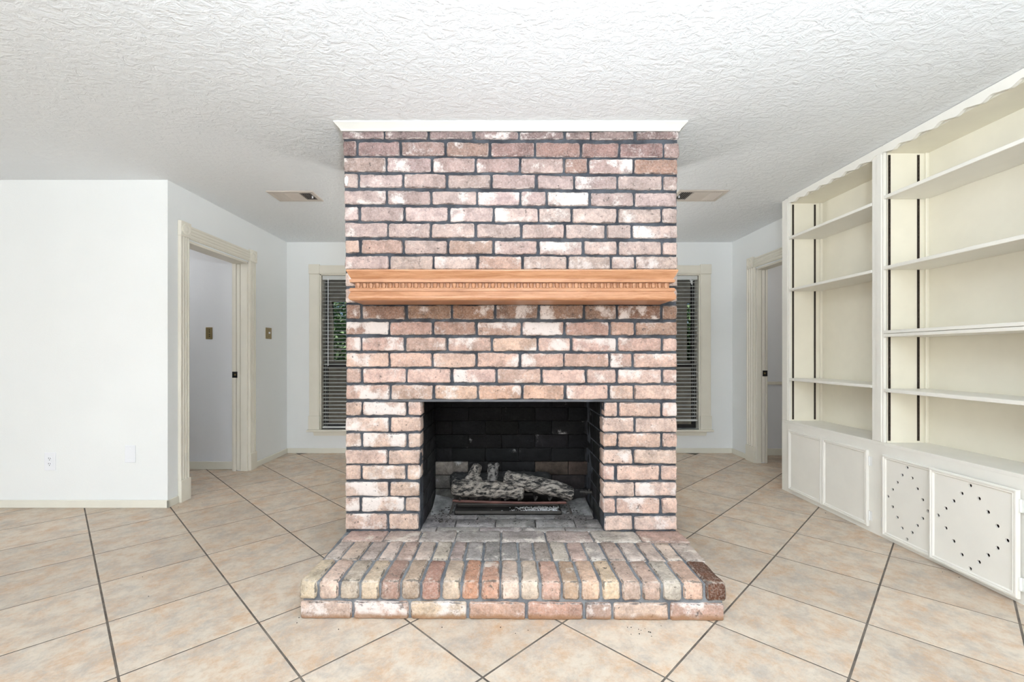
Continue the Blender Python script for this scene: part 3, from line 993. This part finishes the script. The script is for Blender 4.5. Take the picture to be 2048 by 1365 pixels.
# ================================================================== MANTEL SHELF
def swept(pr, xl=-.793, xr=.899, yfront=2.33, lo_cap=True):
    """profile (inset e, z) wrapped round the three exposed sides"""
    bm = bmesh.new()
    rows = [[bm.verts.new(p) for p in ((xl + e, YF - .0035, z), (xl + e, yfront + e, z), (xr - e, yfront + e, z), (xr - e, YF - .0035, z))] for e, z in pr]
    for a, b in zip(rows, rows[1:]):
        for i in range(3): bm.faces.new((a[i], a[i + 1], b[i + 1], b[i]))
    bm.faces.new(rows[0]); bm.faces.new(list(reversed(rows[-1])))
    for a, b in ((0, 3),):
        bm.faces.new([r[0] for r in rows] + [r[3] for r in reversed(rows)])
    return bm
ms = empty('mantel_shelf', (.053, YF, 1.42), 'golden oak mantel shelf with carved bead band mounted on the brick chimney', 'shelf')
obj('top_moulding', swept([(.016, 1.514), (.004, 1.514), (.003, 1.524), (.004, 1.528), (.010, 1.5295), (.010, 1.533), (.006, 1.540), (.0, 1.551), (-.007, 1.566), (-.009, 1.570), (-.009, 1.576), (-.006, 1.579)]), M['oak'], ms)
band = obj('carved_band', swept([(.026, 1.484), (.026, 1.516)]), M['oak'], ms)
obj('lower_moulding', swept([(.012, 1.4195), (.003, 1.424), (-.001, 1.432), (-.001, 1.440), (.003, 1.452), (.007, 1.462), (.008, 1.4665), (.0025, 1.468), (.0025, 1.478), (.006, 1.4845), (.02, 1.4845)]), M['oak'], ms)
# egg and dart beads
eggm = None
NE = 49
for k in range(NE):
    x = -.793 + .026 + .017 + k * (1.692 - .052 - .034) / (NE - 1)
    if eggm is None:
        bm = bmesh.new()
        rings = []
        for i in range(5):
            t = i / 4
            z = .0125 - t * .025
            wv = .0125 * (1 - .28 * t ** 2) * (1 if 0 < i < 4 else .86)
            dv = .010 * (1 - .25 * t)
            rings.append([(wv * math.cos(a), -dv * math.sin(a) if 0 < math.sin(a) else .002, z) for a in [PI * j / 6 for j in range(7)]] + [(-wv, .003, z), (wv, .003, z)])
        loft(bm, rings)
        bmesh.ops.recalc_face_normals(bm, faces=bm.faces)
        eggm = bpy.data.meshes.new('bead')
        bm.to_mesh(eggm); bm.free()
        eggm.materials.append(M['oak'])
        bm = bmesh.new()
        loft(bm, [[(-.0012, 0, .0125), (.0012, 0, .0125), (.0008, -.007, .0125), (-.0008, -.007, .0125)], [(-.0042, 0, -.0125), (.0042, 0, -.0125), (.0034, -.007, -.0125), (-.0034, -.007, -.0125)]])
        bmesh.ops.recalc_face_normals(bm, faces=bm.faces)
        dartm = bpy.data.meshes.new('dart')
        bm.to_mesh(dartm); bm.free()
        dartm.materials.append(M['oak'])
    o = bpy.data.objects.new('bead', eggm)
    COL.objects.link(o)
    place(o, Vector((x, 2.3555, 1.4995)), band)
    if k < NE - 1:
        o = bpy.data.objects.new('dart', dartm)
        COL.objects.link(o)
        place(o, Vector((x + (1.692 - .086) / (NE - 1) / 2, 2.3562, 1.4995)), band)

# ================================================================== FIRE: grate, logs, ash
def P(px, py, Y): return W(px, py, Y)
gr = empty('fire_grate', (.06, 2.9, HT), 'rusty iron log grate standing in the firebox', 'grate')
gz = .213
bm = bmesh.new()
tube(bm, [(-.31, 2.83, gz + .008), (-.1, 2.83, gz), (.15, 2.83, gz - .006), (.41, 2.83, gz - .004)], .0085, 6)
obj('front_bar', bm, M['rust'], gr, label='reddish front bar')
bm = bmesh.new()
tube(bm, [(-.29, 2.99, gz), (.40, 2.99, gz)], .0085, 6)
obj('rear_bar', bm, M['iron'], gr)
for x in (-.30, .405):
    for y in (2.83, 2.99):
        bm = bmesh.new()
        dx = -.025 if x < 0 else .03
        tube(bm, [(x, y, gz + .004), (x + dx * .4, y - .005, gz - .03), (x + dx, y - (.012 if y < 2.9 else -.012), HT + .002)], .0085, 6)
        obj('leg', bm, M['iron'], gr)
for i, x in enumerate((-.265, -.165, -.075, .02, .105, .21, .30)):
    bm = bmesh.new()
    up = .028 if i < 4 else .04
    tube(bm, [(x, 2.99, gz + .04), (x, 2.985, gz + .012), (x, 2.92, gz + .009), (x, 2.835, gz + .010), (x, 2.818, gz + .02), (x + (.010 if i > 3 else .003), 2.815, gz + up)], .0075, 6)
    obj('grate_rung', bm, M['iron'], gr)

def make_log(name, p0, p1, r0, r1, seed, label, col, bend=.01, flat=1.0, crag=.010, n=26, rings=34, group=None, stub=None):
    p0, p1 = Vector(p0), Vector(p1)
    ax = (p1 - p0)
    Ln = ax.length
    ax.normalize()
    up = Vector((0, 0, 1)) if abs(ax.z) < .8 else Vector((0, 1, 0))
    a = ax.cross(up).normalized()
    b = a.cross(ax)
    off = Vector((seed * 5.3, seed * 2.1, seed * 9.7))
    co, rim, F = [], [], []
    for i in range(rings + 1):
        t = i / rings
        c = p0.lerp(p1, t) + b * bend * math.sin(PI * t) + a * bend * .6 * math.sin(2 * PI * t + seed)
        rr = r0 + (r1 - r0) * t
        endf = min(1.0, (min(t, 1 - t) * Ln / .012 + .55) ** .5) if min(t, 1 - t) * Ln < .006 else 1.0
        for k in range(n):
            th = 2 * PI * k / n
            d = a * math.cos(th) + b * math.sin(th) * flat
            q = Vector((t * Ln * 22, math.cos(th) * 3.2, math.sin(th) * 3.2)) + off
            h = abs(noise.noise(q)) * 1.6 + .6 * abs(noise.noise(q * 2.3)) + .25 * noise.noise(q * 5)
            big = noise.noise(Vector((t * Ln * 7, math.cos(th), math.sin(th))) + off) * rr * .16
            co.append(c + d * (rr * endf + big + (h - .5) * crag))
            rim.append(max(0, min(1, h)))
    for i in range(rings):
        for k in range(n):
            j = (k + 1) % n
            F.append((i * n + k, i * n + j, (i + 1) * n + j, (i + 1) * n + k))
    for base, cc in ((0, p0), (rings * n, p1)):
        ci = len(co)
        co.append(cc + ax * (.006 if base else -.006))
        rim.append(.5)
        for k in range(n):
            F.append((base + k, base + (k + 1) % n, ci))
    if stub:
        # knot / side branch, welded into the same mesh
        for (t, dirv, ln, rs) in stub:
            d = Vector(dirv).normalized()
            c0 = p0.lerp(p1, t)
            u = d.orthogonal().normalized(); v = d.cross(u)
            st = len(co)
            for i in range(6):
                f = i / 5
                for k in range(12):
                    th = 2 * PI * k / 12
                    q = c0 + d * ln * f
                    rr = rs * (1 - .15 * f) * (.7 if i == 5 else 1)
                    co.append(q + (u * math.cos(th) + v * math.sin(th)) * rr * (1 + .25 * noise.noise(Vector((f * 3, math.cos(th) * 2, math.sin(th) * 2)) + off)))
                    rim.append(max(0, min(1, .5 + noise.noise(q * 60))))
            for i in range(5):
                for k in range(12):
                    j = (k + 1) % 12
                    F.append((st + i * 12 + k, st + i * 12 + j, st + (i + 1) * 12 + j, st + (i + 1) * 12 + k))
            F.append(tuple(st + 60 + k for k in range(12)))
    zmin = min(q.z for q in co)
    cen = (p0 + p1) / 2
    cen.z = zmin
    me = bpy.data.meshes.new(name)
    me.from_pydata([q - cen for q in co], [], F)
    bm = bmesh.new(); bm.from_mesh(me); bmesh.ops.recalc_face_normals(bm, faces=bm.faces); bm.to_mesh(me); bm.free()
    at = me.attributes.new('rim', 'FLOAT', 'POINT')
    at.data.foreach_set('value', rim)
    for p in me.polygons: p.use_smooth = True
    me.materials.append(M['log'])
    o = bpy.data.objects.new(name, me)
    COL.objects.link(o)
    o.location = cen
    c = srgb(*col)
    o.color = (c[0], c[1], c[2], 1)
    return props(o, label, 'log', group)
make_log('fire_log', P(901, 962, 2.995), P(1100, 960, 2.995), .052, .05, 3, 'black charred log lying at the rear of the grate', (34, 33, 32), .004)
make_log('fire_log', P(904, 977, 2.884), P(1047, 985, 2.884), .053, .045, 11, 'thick horizontal grey bark log resting on the front of the grate', (144, 135, 125), .006, crag=.014)
make_log('fire_log', P(1009, 955, 2.905), P(1146, 989, 2.865), .046, .047, 19, 'long grey log slanting down to the right across the grate', (148, 140, 131), .004, 1.0, .010)
make_log('fire_log', P(945, 962, 2.925), P(956, 929, 2.955), .042, .026, 23, 'short knobbly log chunk with pale cut knot, standing left on the logs', (140, 132, 123), .0, 1, .010, 18, 16, stub=[(.22, (.8, -.75, -.15), .068, .021), (.2, (-.9, -.5, -.1), .058, .022)])
make_log('fire_log', P(984.5, 968, 2.915), P(987, 932, 2.95), .033, .034, 29, 'short forked log stub standing upright, right of the knobbly chunk', (112, 108, 104), .0, 1, .009, 18, 16, stub=[(.78, (.6, 0, .75), .052, .017), (.8, (-.6, 0, .7), .046, .016)])
# burner pan under the grate
bp = empty('ash_pan', (.06, 2.87, HT), 'shallow blackened steel pan under the log grate', 'pan')
bm = bmesh.new()
x0, x1, y0, y1 = -.295, .37, 2.80, 2.93
zf = HT + .004
box(bm, (x0, y0, zf), (x1, y1, zf + .004))
for lo, hi in (((x0, y0, zf), (x1, y0 + .004, zf + .022)), ((x0, y1 - .004, zf), (x1, y1, zf + .022)), ((x0, y0, zf), (x0 + .004, y1, zf + .022)), ((x1 - .004, y0, zf), (x1, y1, zf + .022))):
    box(bm, lo, hi)
obj('pan_tray', bm, M['iron'], bp)
bm = bmesh.new()
tube(bm, [(x0 + .01, y1 - .03, zf + .03), (x1 - .02, y1 - .03, zf + .03)], .009, 8)
obj('burner_pipe', bm, M['iron'], bp)
# gas pipe entering from the right cheek
gp = empty('gas_pipe', (.545, 2.96, HT + .1), 'short gas pipe stub projecting from the right firebox wall', 'pipe')
bm = bmesh.new()
tube(bm, [(.583, 2.90, .254), (.55, 2.90, .254), (.50, 2.90, .256)], [.009, .009, .007], 8)
tube(bm, [(.545, 2.90, .252), (.535, 2.90, .252)], .015, 8)
obj('pipe', bm, M['iron'], gp)
bm = bmesh.new()
tube(bm, [(.56, 2.90, .245), (.56, 2.90, .275)], .006, 8)
obj('valve_stem', bm, M['iron'], gp)

# ash: bed over the firebox floor
bm = bmesh.new()
NX, NY = 60, 26
gx = lambda i: OL + .012 + (OR - OL - .024) * i / NX
gy = lambda j: 2.76 + (YK - .01 - 2.76) * j / NY
grid = []
for i in range(NX + 1):
    row = []
    for j in range(NY + 1):
        x, y = gx(i), gy(j)
        t = j / NY
        u = i / NX
        hgt = -.004 + .010 * t + .05 * t * t * max(0, 1 - u * 5.5) + .028 * t * max(0, 1 - (1 - u) * 5)
        hgt += .006 * t * noise.noise(Vector((x * 26, y * 26, 2))) + .003 * noise.noise(Vector((x * 90, y * 90, 5)))
        row.append(bm.verts.new((x, y, HT + hgt)))
    grid.append(row)
for i in range(NX):
    for j in range(NY):
        bm.faces.new((grid[i][j], grid[i + 1][j], grid[i + 1][j + 1], grid[i][j + 1]))
obj('ash_bed', bm, M['ash'], None, True, label='loose grey ash spread over the firebox floor', cat='ash', kind='stuff')
def crumbs(name, spots, m, label, cat, zf):
    bm = bmesh.new()
    for x, y, s in spots:
        z = zf(x, y)
        vs = [(s * R.uniform(.6, 1.3), 0, 0), (0, s * R.uniform(.6, 1.3), 0), (-s * R.uniform(.6, 1.3), 0, 0), (0, -s * R.uniform(.6, 1.3), 0)]
        loft(bm, [[(x + a, y + b, z) for a, b, c in vs], [(x + a * .7, y + b * .7, z + s * .7) for a, b, c in vs]])
    return obj(name, bm, m, None, label=label, cat=cat, kind='stuff')
sp = []
for k in range(420):
    x = R.gauss(.25, .09)
    y = R.uniform(2.81, 2.92)
    if -.1 < x < .365: sp.append((x, y, R.uniform(.002, .007)))
crumbs('white_ash', sp, M['white_ash'], 'crumbly white ash lying in the pan under the slanting log', 'ash', lambda x, y: zf + .004 + R.uniform(0, .007))
sp = []
for k in range(300):
    x = R.uniform(OL + .03, OR - .03)
    y = R.uniform(2.62, 3.0)
    sp.append((x, y, R.uniform(.0012, .004)))
for k in range(80):
    sp.append((R.gauss(-.36, .04), R.uniform(2.66, 2.95), R.uniform(.002, .006)))
for k in range(60):
    sp.append((R.gauss(.46, .04), R.uniform(2.72, 2.95), R.uniform(.002, .006)))
sp = [(x, y, s) for x, y, s in sp if OL + .02 < x < OR - .02 and not (x0 - .012 < x < x1 + .012 and y0 - .012 < y < y1 + .012)]
crumbs('ash_flakes', sp, M['iron'], 'dark ash flakes scattered on the firebox floor', 'ash', lambda x, y: HT + .002 + max(0, (y - 2.8) * .05))
fs = []
for px, py in ((598, 1237), (594, 1247), (677, 1260), (884, 1220 + 36), (1001, 1256), (1031, 1268), (1056, 1262), (1255, 1256), (1262, 1256), (1277, 1260), (1282, 1262), (1290, 1259), (1297, 1265), (1301, 1266), (1303, 1274), (1262, 1270), (1279, 1269), (1322, 1253), (357, 1015), (404, 1006), (586, 1167 - 60), (285, 1155), (297, 1194), (1492, 1043 - 70), (1885, 1145), (1918, 1156), (1651, 1027)):
    Y = EYE * FPX / (py - CY)
    fs.append(((px - CX) * Y / FPX, Y, R.uniform(.002, .0035)))
crumbs('floor_crumbs', fs, M['dirt'], 'tiny black crumbs scattered on the floor tiles before the hearth', 'crumbs', lambda x, y: .0005)

# ================================================================== BUILT-IN BOOKCASES
XF, XBK = 2.37, 2.664
CZ = .592
def bookcase(label, y0, y1, bay0, bay1, shelves, doors, left_end):
    """a unit between y0 (near) and y1 (far); the open bay runs bay0..bay1"""
    bc = empty('bookcase', ((XF + XBK) / 2, (y0 + y1) / 2, 0), label, 'bookcase', 'built-in bookcases on the right wall')
    # base: face frame round the door openings
    bm = bmesh.new()
    t = .02
    d0, d1 = doors[0], doors[-1]
    box(bm, (XF, y0, 0), (XF + t, y1, .055))
    box(bm, (XF, y0, .49), (XF + t, y1, CZ - .02))
    box(bm, (XF, y0, .055), (XF + t, d0 + .02, .49))
    box(bm, (XF, d1 - .02, .055), (XF + t, y1, .49))
    ym = doors[1]
    box(bm, (XF, ym - .022, .055), (XF + t, ym + .022, .49))
    obj('face_frame', bm, M['case'], bc)
    bm = bmesh.new()
    box(bm, (XF + t, y1 - .018, 0), (XBK, y1, CZ - .02))
    box(bm, (XF + t, y0, 0), (XBK, y0 + .018, CZ - .02))
    box(bm, (XF + t, y0, .03), (XBK, y1, .048))
    box(bm, (XBK - .012, y0, .048), (XBK, y1, CZ - .02))
    obj('cabinet_box', bm, M['cab_shade'], bc, label='cabinet interior coloured dark for shade')
    obj('counter', bx((XF, y0, CZ - .02), (XBK, y1, CZ), .0012), M['case'], bc)
    bm = bmesh.new()
    if left_end:
        box(bm, (XF + .0205, y1 - .002, 0), (XBK, y1 + .004, CZ - .0205))
        box(bm, (XF + .0205, y1 - .018, CZ), (XBK, y1, CEIL - .004))
    else:
        box(bm, (XF + .0205, y0 - .004, 0), (XBK, y0 + .002, CZ - .0205))
        box(bm, (XF + .0205, y0, CZ), (XBK, y0 + .018, CEIL - .004))
    obj('end_panel', bm, M['case'], bc)
    # upper carcass
    zt = 2.388
    obj('side_panel', bx((XF + .02, bay1, CZ), (XBK, min(bay1 + .018, y1), CEIL - .004)), M['case_in'], bc)
    obj('side_panel', bx((XF + .02, max(bay0 - .018, y0), CZ), (XBK, bay0, CEIL - .004)), M['case_in'], bc)
    obj('back_panel', bx((XBK - .025, bay0, CZ), (XBK, bay1, CEIL - .004)), M['case_in'], bc)
    obj('top_panel', bx((XF + .02, bay0, zt), (XBK - .025, bay1, zt + .018)), M['case_in'], bc)
    bm = bmesh.new()
    box(bm, (XBK - .045, bay1 - .016, CZ), (XBK - .025, bay1, zt), .003)
    obj('corner_trim', bm, M['case_in'], bc)
    # stiles, stepped
    ends = []
    if left_end: ends.append((bay1 - .001, y1))
    ends.append((y0, bay0 + .001))
    for a, b in ends:
        if b - a < .03: continue
        bm = bmesh.new()
        box(bm, (XF, a, CZ), (XF + .02, b, CEIL - .004), .002)
        box(bm, (XF - .006, a + .012, CZ + .002), (XF, a + (b - a) * .55, CEIL - .004), .002)
        obj('stile', bm, M['case'], bc)
    # scalloped valance
    bm = bmesh.new()
    n = 120
    va, vb = y0 if left_end is False else bay0 - .09, bay1
    va = max(va, y0)
    pts = []
    per = .126
    for i in range(n + 1):
        y = va + (vb - va) * i / n
        ph = ((y - bay1) / per) % 1.0
        z = 2.388 + .008 * math.cos(2 * PI * ph) + .0022 * math.sin(4 * PI * ph)
        pts.append((y, z))
    top = [(y, CEIL - .003) for y, z in pts]
    for i in range(n):
        vs = [bm.verts.new(q) for xx in (XF - .008, XF + .011) for q in ((xx, pts[i][0], pts[i][1]), (xx, pts[i + 1][0], pts[i + 1][1]), (xx, top[i + 1][0], top[i + 1][1]), (xx, top[i][0], top[i][1]))]
        bm.faces.new(vs[0:4]); bm.faces.new(vs[4:8][::-1])
        bm.faces.new((vs[0], vs[1], vs[5], vs[4]))
        bm.faces.new((vs[2], vs[3], vs[7], vs[6]))
    bmesh.ops.remove_doubles(bm, verts=bm.verts, dist=1e-5)
    obj('valance', bm, M['case'], bc, label='scalloped valance')
    # shelves
    for z, th in shelves:
        if th > .03:
            obj('shelf', bx((XF - .004, bay0 + .003, z - th), (XBK - .027, bay1 - .003, z - th / 2 - .001), .002), M['case'], bc)
            obj('shelf', bx((XF - .006, bay0 + .003, z - th / 2 + .001), (XBK - .027, bay1 - .003, z), .002), M['case'], bc)
        else:
            obj('shelf', bx((XF - .004, bay0 + .003, z - th), (XBK - .027, bay1 - .003, z), .002), M['case'], bc)
    # slotted standards on both side panels
    for yy, s in ((bay1, -1), (bay0, 1)):
        for xc in (XF + .032, XF + .212):
            bm = bmesh.new()
            za, zb = CZ + .012, zt - .01
            ya, yb2 = sorted((yy, yy + s * .004))
            box(bm, (xc - .0065, ya, za), (xc - .003, yb2, zb))
            box(bm, (xc + .003, ya, za), (xc + .0065, yb2, zb))
            box(bm, (xc - .003, *((yy - .001, za) if s < 0 else (yy, za))), (xc + .003, *((yy, zb) if s < 0 else (yy + .001, zb))))
            zz = za
            while zz < zb - .02:
                box(bm, (xc - .003, ya, zz), (xc + .003, yb2, zz + .012))
                zz += .0254
            obj('shelf_standard', bm, M['steel'], bc, label='dark slotted metal shelf standard')
    return bc

def door(bc, y0, y1, z0, z1, holes, hinge, proud=0.0, swing=0.0):
    """overlay cabinet door; hinge at 'near' or 'far' edge"""
    t = .009
    x1 = XF - .001
    x0 = x1 - t
    bm = bmesh.new()
    if holes:
        loops = []
        outer = [bm.verts.new((x0, y, z)) for y, z in ((y0, z0), (y1, z0), (y1, z1), (y0, z1))]
        es = [bm.edges.new((outer[i], outer[(i + 1) % 4])) for i in range(4)]
        yc, zc = (y0 + y1) / 2, (z0 + z1) / 2
        hy, hz_ = (y1 - y0) * .39, (z1 - z0) * .42
        for q in range(4):
            a0 = ((0, 1), (1, 0), (0, -1), (-1, 0))[q]
            a1 = ((1, 0), (0, -1), (-1, 0), (0, 1))[q]
            for i in range(4):
                f = i / 4
                cy = yc + hy * (a0[0] * (1 - f) + a1[0] * f)
                cz = zc + hz_ * (a0[1] * (1 - f) + a1[1] * f)
                vs = [bm.verts.new((x0, cy + .0092 * math.cos(2 * PI * k / 14), cz + .0092 * math.sin(2 * PI * k / 14))) for k in range(14)]
                es += [bm.edges.new((vs[k], vs[(k + 1) % 14])) for k in range(14)]
        r = bmesh.ops.triangle_fill(bm, use_beauty=True, use_dissolve=False, edges=es)
        faces = [f for f in bm.faces]
        ex = bmesh.ops.extrude_face_region(bm, geom=faces)
        for v in [g for g in ex['geom'] if isinstance(g, bmesh.types.BMVert)]:
            v.co.x += t
    else:
        box(bm, (x0, y0, z0), (x1, y1, z1), .002)
    d = obj('door', bm, M['case'], bc)
    # applied moulding frame: stepped and mitred
    bm = bmesh.new()
    fw = .026
    steps = [(0, 0), (0, .006), (.005, .009), (.011, .009), (.013, .004), (.017, .004), (.020, .007), (fw, .001), (fw, 0)]
    rows = []
    for e, h in steps:
        rows.append([(x0 - h, y0 + e, z0 + e), (x0 - h, y1 - e, z0 + e), (x0 - h, y1 - e, z1 - e), (x0 - h, y0 + e, z1 - e)])
    loft(bm, rows, cap=False)
    obj('moulding', bm, M['case'], d)
    # hinges
    yh = y0 if hinge == 'near' else y1
    s = -1 if hinge == 'near' else 1
    for zz in (z0 + .07, z1 - .07):
        bm = bmesh.new()
        ya, yb = sorted((yh, yh + s * .022))
        box(bm, (XF - .003, ya, zz - .03), (XF + .0, yb, zz + .03), .001)
        tube(bm, [(XF - .006, yh + s * .004, zz - .03), (XF - .006, yh + s * .004, zz + .03)], .0045, 8)
        hgo = obj('hinge', bm, M['white'], d)
    if proud or swing:
        # swing about the hinge edge
        hp = Vector((XF, yh, 0))
        wl = WL[d.name].copy()
        rotm = Matrix.Rotation(swing, 3, 'Z')
        nw = hp + rotm @ (wl - hp) + Vector((-proud, 0, 0))
        d.location = nw - WL[bc.name]
        d.rotation_euler = (0, 0, swing)
    return d
b1 = bookcase('far built-in bookcase with plain doors, next to the right doorway', 2.80, 3.817, 2.888, 3.724, [(2.112, .02), (1.682, .02), (.945, .02)], [2.904, 3.319, 3.711], True)
door(b1, 3.322, 3.711, .032, .522, False, 'far')
door(b1, 2.908, 3.318, .032, .524, False, 'near')
b2 = bookcase('near built-in bookcase with perforated doors, at the right edge', 1.78, 2.80, 1.87, 2.799, [(2.125, .021), (1.686, .021), (1.288, .040), (.928, .021)], [2.05, 2.463, 2.816], False)
door(b2, 2.462, 2.795, .022, .520, True, 'far')
door(b2, 2.050, 2.470, .026, .522, True, 'near', .012, .012)
bm = bx((XF + .021, 2.452, .1), (XF + .024, 2.474, .45))

# ================================================================== SMALL WALL THINGS
def vent(label, x0, x1, y0, y1, dark_right):
    v = empty('ceiling_vent', ((x0 + x1) / 2, (y0 + y1) / 2, CEIL), label, 'vent', 'ceiling vents behind the chimney')
    z1 = CEIL - .0005
    obj('duct_shade', bx((x0 + .03, y0 + .03, z1 - .001), (x1 - .03, y1 - .03, z1)), M['dark'], v)  # black plate painted in place of the shaded duct behind the louvres
    bm = bmesh.new()
    f = .036
    th = .010
    for lo, hi in (((x0, y0), (x1, y0 + f)), ((x0, y1 - f), (x1, y1)), ((x0, y0 + f), (x0 + f, y1 - f)), ((x1 - f, y0 + f), (x1, y1 - f))):
        box(bm, (lo[0], lo[1], z1 - th), (hi[0], hi[1], z1), .003)
    xa, xb = x0 + f, x1 - f
    s = (xb - xa) / 3.3
    for xx in (xa + s, xb - s):
        box(bm, (xx - .004, y0 + f, z1 - th), (xx + .004, y1 - f, z1))
    obj('frame', bm, M['vent'], v)
    def slat(c, L, ang, alongy, wd):
        bm = bmesh.new()
        box(bm, (-wd / 2, -L / 2, -.0006), (wd / 2, L / 2, .0006))
        m_ = Matrix.Rotation(ang, 4, 'Y')
        if not alongy: m_ = Matrix.Rotation(PI / 2, 4, 'Z') @ m_
        bmesh.ops.transform(bm, matrix=Matrix.Translation(c) @ m_, verts=bm.verts)
        obj('louvre', bm, M['vent'], v)
    yc = (y0 + y1) / 2
    L = y1 - y0 - 2 * f
    for sec, sgn in ((0, 1), (1, -1)):
        a = xa if sec == 0 else xb - s
        for k in range(6):
            slat(Vector((a + s * (k + .5) / 6, yc, z1 - .009)), L, sgn * -.75, True, .013)
    cs = (xb - xa) - 2 * s
    for k in range(10):
        slat(Vector(((xa + xb) / 2, y0 + f + L * (k + .5) / 10, z1 - .008)), cs - .008, .5, False, .019)
    bm = bmesh.new()
    kx = xb - .012 if dark_right else xa + .012
    tube(bm, [(kx, yc, z1 - .004), (kx, yc, z1 - .022)], .006, 8)
    obj('damper_lever', bm, M['plastic'], v)
vent('beige ceiling vent left of the brick chimney', -1.872, -1.500, 3.57, 3.80, True)
vent('beige ceiling vent right of the brick chimney', 1.395, 1.795, 3.55, 3.80, False)

def wallplate(name, c, axis, s, m, label, cat, kind, w_=.072, h_=.118):
    """axis 'y': plate on a wall facing -Y; axis 'x': on a wall facing s*X"""
    c = Vector(c)
    e = empty(name, c, label, cat)
    def T(u, v, d):
        return (c.x + u, c.y - d, c.z + v) if axis == 'y' else (c.x + s * d, c.y + u, c.z + v)
    def bb(u0, u1, v0, v1, d0, d1, bev=0):
        a, b = T(u0, v0, d0), T(u1, v1, d1)
        return bx([min(p, q) for p, q in zip(a, b)], [max(p, q) for p, q in zip(a, b)], bev, 2 if bev else 1)
    obj('cover_plate', bb(-w_ / 2, w_ / 2, -h_ / 2, h_ / 2, 0, .006, .003), m, e)
    if kind == 'outlet':
        for v in (.02, -.02):
            bm = bmesh.new()
            n = 16
            loft(bm, [[T(.0165 * math.cos(2 * PI * k / n), v + .0145 * math.sin(2 * PI * k / n), d) for k in range(n)] for d in (.004, .0078)])
            r_ = obj('receptacle', bm, m, e)
            bm = bmesh.new()
            for u, hh in ((-.0065, .0055), (.0065, .0045)):
                a, b = T(u - .0014, v + .001, .0072), T(u + .0014, v + .001 + hh * 1.7, .0084)
                box(bm, [min(p, q) for p, q in zip(a, b)], [max(p, q) for p, q in zip(a, b)])
            a, b = T(-.0022, v - .010, .0072), T(.0022, v - .0045, .0084)
            box(bm, [min(p, q) for p, q in zip(a, b)], [max(p, q) for p, q in zip(a, b)])
            obj('slot', bm, M['black'], r_)
        obj('screw', bb(-.003, .003, -.003, .003, .005, .0072), m, e)
    elif kind == 'blank':
        for v in (.042, -.042):
            obj('screw', bb(-.0035, .0035, v - .0035, v + .0035, .005, .0075), m, e)
    elif kind == 'switch':
        obj('toggle', bb(-.005, .005, -.004, .014, .004, .020, .002), M['plastic'], e, label='white toggle lever')
        for v in (.034, -.034):
            obj('screw', bb(-.0035, .0035, v - .0035, v + .0035, .005, .0075), M['black'], e)
    elif kind == 'quad':
        for v in (.032, .012, -.014, -.032):
            obj('button', bb(.002, .010, v - .004, v + .004, .005, .009), M['black'], e)
wallplate('power_outlet', W(101, 923.5, YL), 'y', 1, M['plastic'], 'white duplex power outlet low on the left wall', 'outlet', 'outlet', .083, .132)
wallplate('cover_plate', W(261, 908.5, YL), 'y', 1, M['plastic'], 'blank white cover plate low on the left wall near its corner', 'wall plate', 'blank', .077, .128)
wallplate('wall_control', W(418.5, 667, HB), 'y', 1, M['brass'], 'aged brass wall plate on the hall wall seen through the left doorway', 'wall plate', 'quad', .066, .118)
wallplate('light_switch', (XL, 4.80, 1.366), 'x', 1, M['brass'], 'brass light switch with white toggle between the left doorway and the back window', 'switch', 'switch', .118, .118)
